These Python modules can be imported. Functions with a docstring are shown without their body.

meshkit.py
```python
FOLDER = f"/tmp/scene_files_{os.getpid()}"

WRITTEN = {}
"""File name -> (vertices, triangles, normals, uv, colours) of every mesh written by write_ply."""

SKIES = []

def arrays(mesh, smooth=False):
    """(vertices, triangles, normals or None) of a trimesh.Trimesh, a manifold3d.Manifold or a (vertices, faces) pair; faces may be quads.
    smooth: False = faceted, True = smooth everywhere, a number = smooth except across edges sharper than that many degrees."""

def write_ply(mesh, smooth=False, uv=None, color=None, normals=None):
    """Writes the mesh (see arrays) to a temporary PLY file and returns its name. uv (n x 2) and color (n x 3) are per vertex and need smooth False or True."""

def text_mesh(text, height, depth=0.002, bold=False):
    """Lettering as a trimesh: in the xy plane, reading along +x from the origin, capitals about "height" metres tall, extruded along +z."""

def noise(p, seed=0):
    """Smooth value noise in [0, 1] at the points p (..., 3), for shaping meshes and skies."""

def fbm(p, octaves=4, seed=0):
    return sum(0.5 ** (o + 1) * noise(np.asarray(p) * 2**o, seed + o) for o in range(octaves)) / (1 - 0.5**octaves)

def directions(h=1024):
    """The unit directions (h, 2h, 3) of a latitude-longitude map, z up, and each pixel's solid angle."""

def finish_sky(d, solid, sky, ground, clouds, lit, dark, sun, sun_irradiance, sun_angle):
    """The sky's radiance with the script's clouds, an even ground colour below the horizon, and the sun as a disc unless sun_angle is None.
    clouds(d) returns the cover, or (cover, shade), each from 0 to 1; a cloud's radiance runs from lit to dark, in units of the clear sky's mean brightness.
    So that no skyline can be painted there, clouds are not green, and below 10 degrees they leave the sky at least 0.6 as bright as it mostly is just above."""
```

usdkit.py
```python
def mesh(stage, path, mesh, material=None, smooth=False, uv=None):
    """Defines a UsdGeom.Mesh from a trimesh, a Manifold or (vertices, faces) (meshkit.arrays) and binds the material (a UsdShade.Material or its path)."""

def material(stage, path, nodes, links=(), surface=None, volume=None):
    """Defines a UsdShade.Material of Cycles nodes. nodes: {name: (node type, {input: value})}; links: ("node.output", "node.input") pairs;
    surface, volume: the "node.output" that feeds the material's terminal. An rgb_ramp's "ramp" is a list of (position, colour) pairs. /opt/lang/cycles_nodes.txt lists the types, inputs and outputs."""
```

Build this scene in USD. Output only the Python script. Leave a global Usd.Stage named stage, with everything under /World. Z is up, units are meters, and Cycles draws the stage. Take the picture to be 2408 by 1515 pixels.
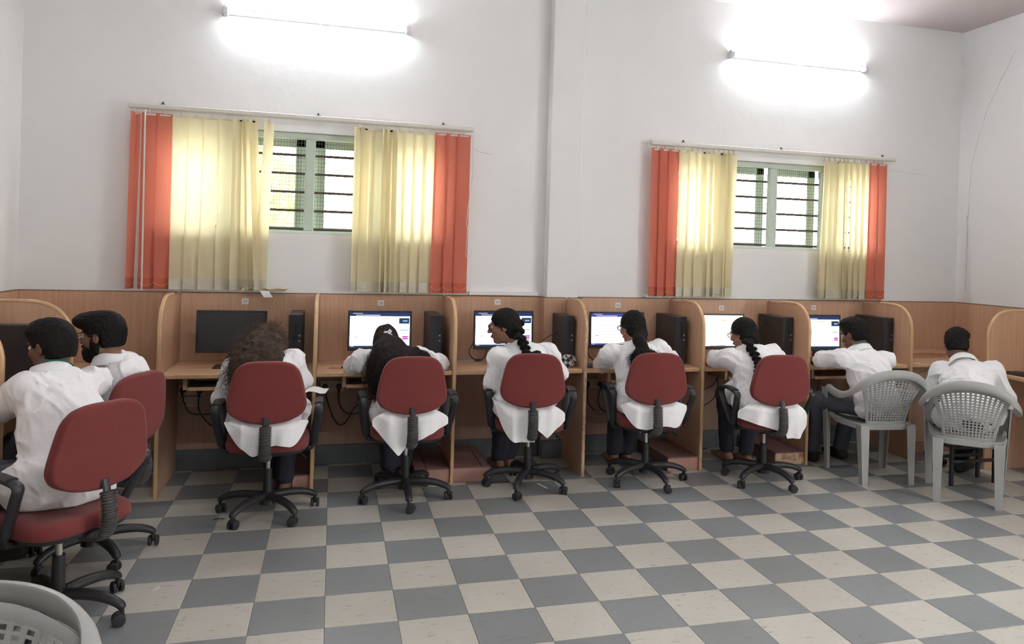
import math, random
import numpy as np, trimesh, manifold3d, usdkit, meshkit
from shapely.geometry import Polygon
from pxr import Usd, UsdGeom, UsdLux, Gf, Sdf, Vt, UsdShade

stage = Usd.Stage.CreateInMemory()
UsdGeom.SetStageUpAxis(stage, UsdGeom.Tokens.z); UsdGeom.SetStageMetersPerUnit(stage, 1.0)
UsdGeom.Xform.Define(stage, '/World'); UsdGeom.Scope.Define(stage, '/World/Looks')
V = lambda *a: np.array(a, float)
rng = np.random.default_rng(7)

# ------------------------------------------------------------------ camera
F_PX, W_PX = 1792.98, 2408.0
YAW, PITCH, ROLL = 0.2691, -0.0010, 0.0294
CAM = V(-0.0065, -3.3093, 1.6019)
cam = UsdGeom.Camera.Define(stage, '/World/camera')
_f = V(math.sin(YAW)*math.cos(PITCH), math.cos(YAW)*math.cos(PITCH), math.sin(PITCH))
_r0 = V(math.cos(YAW), -math.sin(YAW), 0); _u0 = np.cross(_r0, _f)
_r = _r0*math.cos(ROLL)+_u0*math.sin(ROLL); _u = -_r0*math.sin(ROLL)+_u0*math.cos(ROLL)
cam.AddTransformOp().Set(Gf.Matrix4d(*_r, 0, *_u, 0, *(-_f), 0, *CAM, 1))
HA = 36.0; FL = F_PX/W_PX*HA
cam.CreateFocalLengthAttr(FL); cam.CreateHorizontalApertureAttr(HA); cam.CreateVerticalApertureAttr(HA*1515/2408)
cam.CreateHorizontalApertureOffsetAttr(-75.12/W_PX*HA); cam.CreateVerticalApertureOffsetAttr(-162.6/W_PX*HA)
cam.CreateClippingRangeAttr(Gf.Vec2f(0.05, 200)); cam.CreateExposureAttr(0.30)

# ------------------------------------------------------------------ light
TUBE_POWER = 86.0
DAYLIGHT = 4.6
dome = UsdLux.DomeLight.Define(stage, '/World/sky_light')
dome.CreateIntensityAttr(DAYLIGHT); dome.CreateColorAttr(Gf.Vec3f(1.0, 0.99, 0.96))

# ------------------------------------------------------------------ materials
LK = '/World/Looks/'
def M(name, col, rough=.6, spec=.4, noise=None, bump=None, metal=0, emit=None, coat=0, sheen=0, stretch=(1, 1, 1), ramp=None, extra=None):
    n = {'p': ('principled_bsdf', {'base_color': col, 'roughness': rough, 'specular_ior_level': spec, 'metallic': metal, 'coat_weight': coat, 'sheen_weight': sheen})}
    L = []
    if emit is not None: n['p'][1].update(emission_color=emit[0], emission_strength=emit[1])
    if noise or bump: n['g'] = ('texture_coordinate', {})
    if noise:                                           # (scale, amount) or ramp of colours
        n['m'] = ('mapping', {'scale': stretch}); n['n'] = ('noise_texture', {'scale': noise[0], 'detail': 5, 'roughness': .6})
        c = V(*col); a = noise[1]
        n['r'] = ('rgb_ramp', {'ramp': ramp or [(.25, tuple(c*(1-a))), (.75, tuple(np.minimum(c*(1+a), 1)))]})
        L += [('g.object', 'm.vector'), ('m.vector', 'n.vector'), ('n.fac', 'r.fac'), ('r.color', 'p.base_color')]
    if bump:
        n['mb'] = ('mapping', {'scale': stretch if len(bump) < 4 else bump[3]}); n['nb'] = ('noise_texture', {'scale': bump[0], 'detail': 4}); n['b'] = ('bump', {'strength': bump[1], 'distance': bump[2]})
        L += [('g.object', 'mb.vector'), ('mb.vector', 'nb.vector'), ('nb.fac', 'b.height'), ('b.normal', 'p.normal')]
    return usdkit.material(stage, LK+name, n, L, surface='p.BSDF')
def M_cloth(name, col, trans=.5, noise=6):              # thin woven cloth that lets daylight through
    return usdkit.material(stage, LK+name, {'g': ('texture_coordinate', {}), 'mp': ('mapping', {'scale': (1, 1, .25)}), 'n': ('noise_texture', {'scale': noise, 'detail': 4}), 'r': ('rgb_ramp', {'ramp': [(.3, tuple(V(*col)*.94)), (.7, tuple(np.minimum(V(*col)*1.04, 1)))]}),
        'd': ('diffuse_bsdf', {}), 't': ('translucent_bsdf', {}), 'x': ('mix_closure', {'fac': trans})},
        [('g.object', 'mp.vector'), ('mp.vector', 'n.vector'), ('n.fac', 'r.fac'), ('r.color', 'd.color'), ('r.color', 't.color'), ('d.BSDF', 'x.closure1'), ('t.BSDF', 'x.closure2')], surface='x.closure')
def M_emit(name, col, s):
    return usdkit.material(stage, LK+name, {'e': ('emission', {'color': col, 'strength': s})}, surface='e.emission')

WALL = M('wall_paint', (.79, .785, .775), .85, .2, noise=(1.3, .025), bump=(9, .12, .02))
WALL_SHADE = M('sill_paint', (.72, .685, .61), .9, .2, noise=(2, .04), bump=(9, .15, .02))
CEIL = M('ceiling_paint', (.64, .555, .55), .9, .2, noise=(.8, .04))
WOOD = M('laminate_wood', (.56, .345, .225), .42, .4, noise=(9, .12), stretch=(6, 6, .35), bump=(60, .05, .002))
WOODX = M('laminate_wood_top', (.61, .39, .245), .35, .45, noise=(9, .10), stretch=(.35, 6, 6))
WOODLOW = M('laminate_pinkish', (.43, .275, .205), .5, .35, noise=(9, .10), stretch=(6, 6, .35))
LIP = M('wood_lipping', (.62, .40, .22), .3, .5, noise=(14, .16), stretch=(4, 4, .6))
LIPWORN = M('wood_lipping_worn', (.55, .36, .22), .5, .4, noise=(30, .5), stretch=(3, 3, 1))
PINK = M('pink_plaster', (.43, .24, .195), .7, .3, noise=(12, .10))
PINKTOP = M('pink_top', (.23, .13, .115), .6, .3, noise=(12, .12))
PINKWORN = M('pink_worn', (.5, .28, .2), .8, .3, noise=(16, .4), ramp=[(.35, (.30, .10, .06)), (.5, (.52, .30, .20)), (.62, (.62, .48, .33))])
SKIRT = M('skirting_stone', (.13, .145, .15), .45, .4, noise=(8, .2))
GROUT = M('floor_screed', (.30, .28, .23), .9, .2)
def tile_mat(i, cream):
    t = 1+(.06*((i*37 % 7)/6-.5))
    a = V(.53, .515, .465)*t if cream else V(.235, .252, .260)*t
    b = a*(.60 if cream else .76); c = np.minimum(a*1.10, 1)
    return usdkit.material(stage, LK+('tile_cream' if cream else 'tile_grey')+f'_{i}', {'g': ('geometry', {}), 'm': ('mapping', {'scale': (1, 2.6, 1), 'location': (i*3.1, i*1.7, 0)}),
        'n': ('noise_texture', {'scale': 16, 'detail': 6, 'roughness': .7}), 'r': ('rgb_ramp', {'ramp': [(.33, tuple(b)), (.42, tuple(a)), (.62, tuple(a)), (.75, tuple(c))]}),
        'n2': ('noise_texture', {'scale': 1.1, 'detail': 3}), 'r2': ('rgb_ramp', {'ramp': [(.3, (.86, .84, .82)), (.65, (1, 1, 1))]}), 'mx': ('mix', {'mix_type': 'multiply', 'fac': 1.0}),
        'p': ('principled_bsdf', {'roughness': .42, 'specular_ior_level': .35})},
        [('g.position', 'm.vector'), ('m.vector', 'n.vector'), ('n.fac', 'r.fac'), ('g.position', 'n2.vector'), ('n2.fac', 'r2.fac'), ('r.color', 'mx.color1'), ('r2.color', 'mx.color2'), ('mx.color', 'p.base_color')], surface='p.BSDF')
T_CREAM = [tile_mat(i, True) for i in range(4)]; T_GREY = [tile_mat(i, False) for i in range(4)]
BLACK = M('black_plastic', (.022, .022, .025), .45, .45, bump=(180, .1, .001))
BLACK_GLOSS = M('black_gloss', (.02, .02, .023), .22, .5)
SCREEN_OFF = M('screen_off', (.028, .027, .028), .28, .45)
DARKCASE = M('tower_case', (.030, .028, .031), .4, .45, noise=(6, .2))
RUBBER = M('wheel_rubber', (.035, .034, .034), .6, .3)
BELLOWS = M('bellows', (.055, .05, .05), .5, .4)
STEEL = M('steel', (.55, .54, .52), .3, .5, metal=.8)
RED = M('red_upholstery', (.175, .036, .034), .85, .25, noise=(220, .16), bump=(400, .2, .002), sheen=.12)
PLASTIC = M('grey_plastic', (.35, .355, .345), .42, .4, noise=(5, .06))
GREENF = M('green_window_paint', (.54, .62, .55), .5, .4, noise=(6, .06))
BARM = M('rusty_bar', (.10, .075, .06), .6, .4)
WIRE = M('mesh_wire', (.17, .19, .13), .6, .3)
RAILM = M('blind_rail', (.66, .63, .57), .4, .4)
CREAM = M_cloth('cream_cloth', (.85, .78, .56), .52); ORANGE = M_cloth('orange_cloth', (.70, .225, .16), .42)
CREAM_D = M_cloth('cream_cloth_hem', (.74, .70, .56), .3); ORANGE_D = M_cloth('orange_cloth_hem', (.62, .16, .10), .22)
CORD = M('cord_black', (.02, .02, .02), .5, .4); CORDW = M('cord_white', (.7, .68, .62), .6, .3)
SOCK = M('socket_plate', (.60, .46, .36), .5, .4); PAPER = M('paper', (.80, .79, .76), .8, .2); INK = M('ink', (.06, .06, .07), .8, .2)
WHITEP = M('white_plastic', (.75, .74, .72), .4, .4); LAMPBODY = M('lamp_body', (.72, .72, .75), .4, .4)
TUBE = M_emit('tube_glow', (.91, .97, 1.03), TUBE_POWER); TUBE_CEIL = M_emit('ceiling_tube_glow', (.91, .97, 1.03), TUBE_POWER*1.7)
SHIRT = M('white_cotton', (.87, .87, .88), .9, .15, noise=(5, .02), bump=(14, .22, .02))
SHIRT2 = M('white_shirt', (.84, .84, .85), .9, .15, noise=(5, .03), bump=(12, .25, .02))
SKIN = [M('skin_%d' % i, c, .5, .35, noise=(14, .08)) for i, c in enumerate([(.25, .125, .08), (.22, .11, .07), (.17, .085, .058)])]
def hair_mat(name, c, st): return M(name, c, .6, .12, noise=(16, .45), stretch=st, bump=(26, .7, .012, st))
HAIR = hair_mat('hair_black', (.010, .009, .0085), (4, 4, 1)); HAIRB = hair_mat('hair_brown', (.085, .056, .044), (3, 3, 1.5)); HAIRW = hair_mat('hair_wavy', (.020, .014, .014), (5, 5, 1))
TROUS = M('dark_trousers', (.035, .036, .05), .85, .2, noise=(40, .15)); TROUSG = M('grey_trousers', (.085, .09, .11), .85, .2, noise=(40, .15)); LEGB = M('black_cloth', (.018, .018, .02), .85, .2)
GREEN = M('green_lanyard', (.01, .14, .085), .6, .3); EYEW = M('eye_white', (.75, .72, .68), .2, .5); GOLD = M('earring_gold', (.8, .6, .3), .25, .5, metal=.9); SHOE = M('dark_sandal', (.03, .025, .022), .6, .3)
LIPC = M('lips', (.26, .09, .075), .5, .35)

# ------------------------------------------------------------------ object helpers
_used = {}
def numbered(parent, name):
    k = (parent, name); i = _used.get(k, -1)+1; _used[k] = i
    return name if i == 0 else f'{name}_{i:03d}'
def path_of(parent): return '/World' if parent is None else str(parent.GetPath())
_ORD = dict(zip(('17', '16', '15', '14', '13', '12'), ('first', 'second', 'third', 'fourth', 'fifth', 'sixth')))
def tag(o, label=None, cat=None, group=None, kind=None):
    for n, w in _ORD.items():
        if label: label = label.replace(f'the desk {n} ', f'the {w} desk ').replace(f'desk {n}', f'the {w} desk from left')
    for k, v in (('label', label), ('category', cat), ('group', group), ('kind', kind)):
        if v: o.SetCustomDataByKey(k, v)
    return o
def obj(name, mesh, mat, parent=None, smooth=35, label=None, cat=None, group=None, kind=None):
    pp = path_of(parent); p = f'{pp}/{numbered(pp, name)}'
    if isinstance(mesh, (list,)): mesh = join(*mesh)
    m = usdkit.mesh(stage, p, mesh, mat, smooth=smooth).GetPrim()
    return tag(m, label, cat, group, kind)
def thing(name, label=None, cat=None, loc=(0, 0, 0), rz=0, group=None, kind=None, parent=None):
    pp = path_of(parent); x = UsdGeom.Xform.Define(stage, f'{pp}/{numbered(pp, name)}')
    x.AddTranslateOp().Set(Gf.Vec3d(*map(float, loc)))
    if rz: x.AddRotateZOp().Set(float(rz))
    return tag(x.GetPrim(), label, cat, group, kind)
def as_tm(m):
    if isinstance(m, trimesh.Trimesh): return m
    v, f, _ = meshkit.arrays(m); return trimesh.Trimesh(v, f, process=False)
def join(*ms):
    ms = [as_tm(m) for m in ms]; return ms[0] if len(ms) == 1 else trimesh.util.concatenate(ms)
def move(m, t=(0, 0, 0), rx=0, ry=0, rz=0):
    m = as_tm(m).copy()
    for a, ax in ((rx, (1, 0, 0)), (ry, (0, 1, 0)), (rz, (0, 0, 1))):
        if a: m.apply_transform(trimesh.transformations.rotation_matrix(math.radians(a), ax))
    m.apply_translation(t); return m
def box(a, b, bev=.0):                                  # box between two corners, edges chamfered by bev
    a, b = np.minimum(a, b).astype(float), np.maximum(a, b).astype(float); bev = min(bev, *((b-a)*.45))
    if bev <= 0:
        m = trimesh.creation.box(b-a); m.apply_translation((a+b)/2); return m
    pts = []
    for i in range(8):
        s = V(i & 1, i >> 1 & 1, i >> 2 & 1); c = np.where(s > 0, b, a); d = np.where(s > 0, -bev, bev)
        for k in range(3):
            q = c+d; q[k] = c[k]; pts.append(q)
    return trimesh.convex.convex_hull(np.array(pts))
def cyl(a, b, r, n=12, r2=None):
    a, b = V(*a), V(*b); return sweep([a, b], [r, r if r2 is None else r2], n)
def sweep(path, rad, n=10, flat=1.0, up=None, closed=False, caps=True, prof=None):
    """Tube along path; rad a number or list; cross section ellipse (rad along side, rad*flat along normal) or polygon prof."""
    P = np.array(path, float); k = len(P); R = np.broadcast_to(np.asarray(rad, float), (k,))
    T = (np.roll(P, -1, 0)-np.roll(P, 1, 0)) if closed else np.gradient(P, axis=0)
    T /= np.linalg.norm(T, axis=1, keepdims=True)+1e-12
    if prof is None:
        a = np.arange(n)/n*2*math.pi; prof = np.c_[np.cos(a), np.sin(a)*flat]
    prof = np.array(prof, float); n = len(prof)
    rings = []; s = None
    for i in range(k):
        if up is not None: s = np.cross(T[i], up)
        elif s is None: s = np.cross(T[i], V(0, 0, 1) if abs(T[i][2]) < .9 else V(0, 1, 0))
        s = s-T[i]*(s@T[i]); s /= np.linalg.norm(s)+1e-12
        nn = np.cross(s, T[i]); rings.append(P[i]+R[i]*(prof[:, :1]*s+prof[:, 1:]*nn))
    v = np.vstack(rings); f = []
    for i in range(k if closed else k-1):
        a0, b0 = i*n, ((i+1) % k)*n
        j = np.arange(n); j2 = (j+1) % n
        f += [np.c_[a0+j, b0+j, b0+j2], np.c_[a0+j, b0+j2, a0+j2]]
    if caps and not closed:
        c = len(v); v = np.vstack([v, P[0], P[-1]]); j = np.arange(n); j2 = (j+1) % n; e = (k-1)*n
        f += [np.c_[np.full(n, c), j, j2], np.c_[np.full(n, c+1), e+j2, e+j]]
    m = trimesh.Trimesh(v, np.vstack(f), process=False)
    if m.volume < 0: m.invert()
    return m
def spline(pts, n=24, closed=False):
    P = np.array(pts, float); k = len(P); out = []
    segs = k if closed else k-1
    for i in range(segs):
        p0, p1, p2, p3 = (P[(i+j) % k] if closed else P[min(max(i+j, 0), k-1)] for j in (-1, 0, 1, 2))
        m = max(2, n//segs); t = np.arange(m)[:, None]/m
        out.append(.5*(2*p1+(p2-p0)*t+(2*p0-5*p1+4*p2-p3)*t*t+(3*p1-p0-3*p2+p3)*t**3))
    if not closed: out.append(P[-1:])
    return np.vstack(out)
def extrude(poly, h):                                   # polygon points in xy, extruded along z
    return trimesh.creation.extrude_polygon(poly if isinstance(poly, Polygon) else Polygon(poly), h, engine='earcut')
def extrude_x(pts_yz, x0, x1):
    m = extrude(pts_yz, x1-x0); v = m.vertices.copy(); m = trimesh.Trimesh(np.c_[v[:, 2]+x0, v[:, 0], v[:, 1]], m.faces, process=False); return m
def extrude_y(pts_xz, y0, y1):
    m = extrude(pts_xz, y1-y0); v = m.vertices.copy(); m = trimesh.Trimesh(np.c_[v[:, 0], v[:, 2]+y0, v[:, 1]], m.faces, process=False); m.invert(); return m
def sphere(c, r, n=2):
    m = trimesh.creation.icosphere(n, 1.0); m.apply_scale(r if np.ndim(r) else [r]*3); m.apply_translation(c); return m
def pillow(outline, prof):
    """Closed cushion: copies of the outline (k x 2) inset by prof[i][0] at height prof[i][1]."""
    P = Polygon(outline); rings = []; k = len(outline); O = np.array(outline, float); c = O.mean(0)
    d = np.roll(O, -1, 0)-np.roll(O, 1, 0); nrm = np.c_[d[:, 1], -d[:, 0]]; nrm /= np.linalg.norm(nrm, axis=1, keepdims=True)
    if ((O-c)*nrm).sum() < 0: nrm = -nrm
    for ins, z in prof:
        q = O-nrm*min(ins, .03); s = max(0.0, ins-.03)
        q = c+(q-c)*(1-s); rings.append(np.c_[q, np.full(k, z)])
    v = np.vstack(rings+[np.r_[c, prof[0][1]][None], np.r_[c, prof[-1][1]][None]]); f = []; j = np.arange(k); j2 = (j+1) % k
    for i in range(len(prof)-1): f += [np.c_[i*k+j, i*k+j2, (i+1)*k+j2], np.c_[i*k+j, (i+1)*k+j2, (i+1)*k+j]]
    n = len(v); e = (len(prof)-1)*k
    f += [np.c_[np.full(k, n-2), j2, j], np.c_[np.full(k, n-1), e+j, e+j2]]
    m = trimesh.Trimesh(v, np.vstack(f), process=False)
    if m.volume < 0: m.invert()
    return m
def sheet(P, thick):
    """Grid of points (a, b, 3) turned into a thin closed sheet."""
    a, b, _ = P.shape; du = np.gradient(P, axis=0); dv = np.gradient(P, axis=1); n = np.cross(du, dv); n /= np.linalg.norm(n, axis=2, keepdims=True)+1e-12
    v = np.vstack([(P+n*thick/2).reshape(-1, 3), (P-n*thick/2).reshape(-1, 3)]); N = a*b
    i, j = np.meshgrid(np.arange(a-1), np.arange(b-1), indexing='ij'); q = (i*b+j).ravel()
    f = [np.c_[q, q+b, q+b+1], np.c_[q, q+b+1, q+1], np.c_[q+N, q+b+1+N, q+b+N], np.c_[q+N, q+1+N, q+b+1+N]]
    def edge(e): f.append(np.c_[e[:-1], e[1:], e[1:]+N]); f.append(np.c_[e[:-1], e[1:]+N, e[:-1]+N])
    edge(np.arange(b)); edge((a-1)*b+np.arange(b)[::-1]); edge(np.arange(a)[::-1]*b); edge(np.arange(a)*b+b-1)
    m = trimesh.Trimesh(v, np.vstack(f), process=False); return m

# ------------------------------------------------------------------ smooth solids (signed distances on a grid, surface nets)
class Solid:
    def __init__(s, lo, hi, h):
        s.lo, s.h = V(*lo), h; s.n = np.ceil((V(*hi)-s.lo)/h).astype(int)+1; s.F = np.full(s.n, .2, np.float32)
    def _sub(s, lo, hi):
        i0 = np.clip(np.floor((lo-s.lo)/s.h).astype(int), 0, s.n); i1 = np.clip(np.ceil((hi-s.lo)/s.h).astype(int)+1, 0, s.n)
        if (i1 <= i0).any(): return None, None
        ax = [(s.lo[k]+s.h*np.arange(i0[k], i1[k])).astype(np.float32) for k in range(3)]
        return tuple(slice(a, b) for a, b in zip(i0, i1)), np.stack(np.meshgrid(*ax, indexing='ij'), -1)
    def _mix(s, sl, d, k, sub=False):
        a = s.F[sl]
        if sub: d = -d; k = max(k, 1e-4); h = np.clip(.5+.5*(a-d)/k, 0, 1); s.F[sl] = d*(1-h)+a*h+k*h*(1-h)
        else: k = max(k, 1e-4); h = np.clip(.5+.5*(d-a)/k, 0, 1); s.F[sl] = d*(1-h)+a*h-k*h*(1-h)
    def cone(s, a, b, ra, rb=None, k=.02, sub=False):
        a, b = V(*a), V(*b); rb = ra if rb is None else rb; r = max(ra, rb)+k+2*s.h
        sl, p = s._sub(np.minimum(a, b)-r, np.maximum(a, b)+r)
        if sl is None: return s
        ab = (b-a).astype(np.float32); q = p-a.astype(np.float32); t = np.clip((q@ab)/max(float(ab@ab), 1e-9), 0, 1)
        d = np.linalg.norm(q-t[..., None]*ab, axis=-1)-(ra+(rb-ra)*t); s._mix(sl, d, k, sub); return s
    def chain(s, pts, radii, k=.02):
        for i in range(len(pts)-1): s.cone(pts[i], pts[i+1], radii[i], radii[i+1], k)
        return s
    def ell(s, c, r, k=.02, ax=None, sub=False):          # ax: rows = the ellipsoid's axes
        c, r = V(*c), V(*r); m = r.max()+k+2*s.h; sl, p = s._sub(c-m, c+m)
        if sl is None: return s
        q = p-c.astype(np.float32)
        if ax is not None: q = q@np.array(ax, np.float32).T
        k0 = np.linalg.norm(q/r.astype(np.float32), axis=-1); k1 = np.linalg.norm(q/(r*r).astype(np.float32), axis=-1)
        d = k0*(k0-1)/np.maximum(k1, 1e-6); s._mix(sl, d, k, sub); return s
    def cut(s, c, n, k=.005):                           # remove what lies beyond the plane
        sl, p = s._sub(s.lo, s.lo+s.n*s.h); n = V(*n)/np.linalg.norm(n); d = (p@n.astype(np.float32))-float(n@V(*c))
        s.F = np.maximum(s.F, d).astype(np.float32); return s
    def rough(s, fn, band=.03):                         # displace the surface outward by fn(points)
        m = np.abs(s.F) < band; i = np.argwhere(m); s.F[m] -= fn(s.lo+i*s.h).astype(np.float32); return s
    def mesh(s):
        F = s.F; F[F == 0] = 1e-7; neg = F < 0
        cnt = sum(neg[a:a+F.shape[0]-1, b:b+F.shape[1]-1, c:c+F.shape[2]-1].astype(np.int8) for a in (0, 1) for b in (0, 1) for c in (0, 1))
        act = np.argwhere((cnt > 0) & (cnt < 8)); idx = np.full(cnt.shape, -1, np.int32); idx[tuple(act.T)] = np.arange(len(act))
        acc = np.zeros((len(act), 3)); num = np.zeros(len(act))
        cor = [V(a, b, c).astype(int) for a in (0, 1) for b in (0, 1) for c in (0, 1)]
        val = [F[tuple((act+c).T)] for c in cor]
        for i in range(8):
            for j in range(i+1, 8):
                if np.abs(cor[i]-cor[j]).sum() != 1: continue
                x = (val[i] < 0) != (val[j] < 0); t = np.where(x, val[i]/(val[i]-val[j]+1e-20), 0)
                acc += np.where(x[:, None], cor[i]+t[:, None]*(cor[j]-cor[i]), 0); num += x
        v = s.lo+s.h*(act+acc/num[:, None]); fs = []
        for k in range(3):
            u, w = (k+1) % 3, (k+2) % 3
            sa = [slice(None)]*3; sb = [slice(None)]*3; sa[k] = slice(0, -1); sb[k] = slice(1, None)
            e = np.argwhere(neg[tuple(sa)] != neg[tuple(sb)]); e = e[(e[:, u] > 0) & (e[:, w] > 0) & (e[:, u] < F.shape[u]-1) & (e[:, w] < F.shape[w]-1)]
            o = neg[tuple(e.T)]; du = np.zeros(3, int); du[u] = 1; dw = np.zeros(3, int); dw[w] = 1
            q = np.stack([idx[tuple((e-du-dw).T)], idx[tuple((e-dw).T)], idx[tuple(e.T)], idx[tuple((e-du).T)]], 1); q = np.where(o[:, None], q, q[:, ::-1])
            fs.append(q)
        q = np.vstack(fs); q = q[(q >= 0).all(1)]
        return trimesh.Trimesh(v, np.vstack([q[:, [0, 1, 2]], q[:, [0, 2, 3]]]), process=False)

# ================================================================== the room
XL, XR, YB, YR, ZC = -2.03, 5.57, 2.50, -5.2, 3.75
def struct(name, mesh, mat, parent=None, label=None, smooth=35, **k): return obj(name, mesh, mat, parent, smooth, label, kind='structure' if parent is None else None, **k)
# floor: vinyl tiles on a screed, each tile its own piece
fl = thing('floor', 'chequered floor of cream and grey square vinyl tiles', kind='structure')
obj('screed', box((XL-.2, YR-.2, -.12), (XR+.2, YB+.2, -.0035)), GROUT, fl, False)
TS = .3048; tiles = []
for i in range(math.floor(XL/TS), math.ceil(XR/TS)):
    for j in range(math.floor(YR/TS), math.ceil(YB/TS)):
        x0, x1, y0, y1 = max(i*TS, XL), min((i+1)*TS, XR), max(j*TS, YR), min((j+1)*TS, YB)
        if x1-x0 < .02 or y1-y0 < .02: continue
        cx, cy = (x0+x1)/2, (y0+y1)/2
        d = V(cx, cy, 0)-CAM; zc = d@_f; seen = False
        if zc > .3:
            u, w = 1204+75.1+F_PX*(d@_r)/zc, 757.5-162.6-F_PX*(d@_u)/zc; seen = -90 < u < 2500 and w < 1600
        tiles.append((0 if seen else 1, np.linalg.norm(d), (i+j) % 2 == 0, x0, x1, y0, y1, i, j))
tiles.sort(); rest = {True: [], False: []}
tr = random.Random(3)
for n, (hid, _, cream, x0, x1, y0, y1, i, j) in enumerate(tiles):
    g = .0009; top = tr.uniform(-.0004, .0004)
    m = box((x0+g, y0+g, -.0035), (x1-g, y1-g, top), .0012)
    if n < 300: obj('tile', m, (T_CREAM if cream else T_GREY)[tr.randrange(4)], fl, False)
    else: rest[cream].append(m)
obj('cream_tiles', join(*rest[True]), T_CREAM[0], fl, False, kind='stuff'); obj('grey_tiles', join(*rest[False]), T_GREY[0], fl, False, kind='stuff')

# back wall with two window openings, a pilaster, the sill strips left unpainted below the blinds
W1 = (-1.22, .84, 1.685, 2.42); W2 = (2.62, 4.68, 1.685, 2.43); WT = .26
wb = thing('wall_back', 'white plastered back wall with two window openings', kind='structure')
def wall_boxes():
    xs = [XL-.2, W1[0], W1[1], W2[0], W2[1], XR+.2]; b = []
    for k in range(5):
        x0, x1 = xs[k], xs[k+1]; w = W1 if k == 1 else W2 if k == 3 else None
        if w: b += [box((x0, YB, -.1), (x1, YB+WT, w[2])), box((x0, YB, w[3]), (x1, YB+WT, ZC+.1))]
        else: b.append(box((x0, YB, -.1), (x1, YB+WT, ZC+.1)))
    return b
obj('plaster', wall_boxes(), WALL, wb, False)
struct('trim_1', box((1.597, 2.395, 0), (1.856, YB-.0005, ZC), .006), WALL, label='white plastered pilaster on the back wall between the windows', smooth=20)
def crack(pts, w, parent, ax):                          # hairline crack: a thin proud ribbon of exposed render
    p = []
    for k in range(len(pts)-1):
        a, b = V(*pts[k]), V(*pts[k+1])
        for t in np.linspace(0, 1, 7)[:-1]: p.append(a+(b-a)*t+tr.uniform(-.004, .004)*V(1-ax, ax, 1))
    p.append(V(*pts[-1])); r = [w*tr.uniform(.15, 1) for _ in p]
    obj('crack', sweep(p, r, 4, .3), M_CRACK, parent, False)
M_CRACK = M('crack_grey', (.33, .31, .29), .9, .1)
crack([(1.005, YB-.0005, 2.385), (1.06, YB-.0005, 2.36), (1.15, YB-.0005, 2.345)], .0035, wb, 0)
crack([(4.80, YB-.0005, 2.435), (5.0, YB-.0005, 2.425), (5.20, YB-.0005, 2.41)], .003, wb, 0)
struct('wall_left', box((XL-.2, YR, -.1), (XL, YB, ZC+.1)), WALL, label='white plastered left wall')
wr = thing('wall_right', 'white plastered right wall with a long hairline crack', kind='structure')
obj('plaster', [box((XR, YR, -.1), (XR+.2, -3.6, ZC+.1)), box((XR, -1.4, -.1), (XR+.2, YB, ZC+.1)), box((XR, -3.6, -.1), (XR+.2, -1.4, 1.0)), box((XR, -3.6, 2.5), (XR+.2, -1.4, ZC+.1))], WALL, wr, False)
crack([(XR-.0005, 2.38, 2.0), (XR-.0005, 2.36, 2.5), (XR-.0005, 2.2, 3.0), (XR-.0005, 1.92, 3.45)], .0025, wr, 1)
crack([(XR-.0005, 2.385, 1.35), (XR-.0005, 2.38, 1.7), (XR-.0005, 2.39, 2.05)], .004, wr, 1)
struct('wall_rear', box((XL-.2, YR-.2, -.1), (XR+.2, YR, ZC+.1)), WALL, label='white plastered rear wall behind the viewer')
struct('ceiling', box((XL-.2, YR-.2, ZC), (XR+.2, YB+WT, ZC+.2)), CEIL, label='pale pinkish plastered ceiling')
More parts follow.
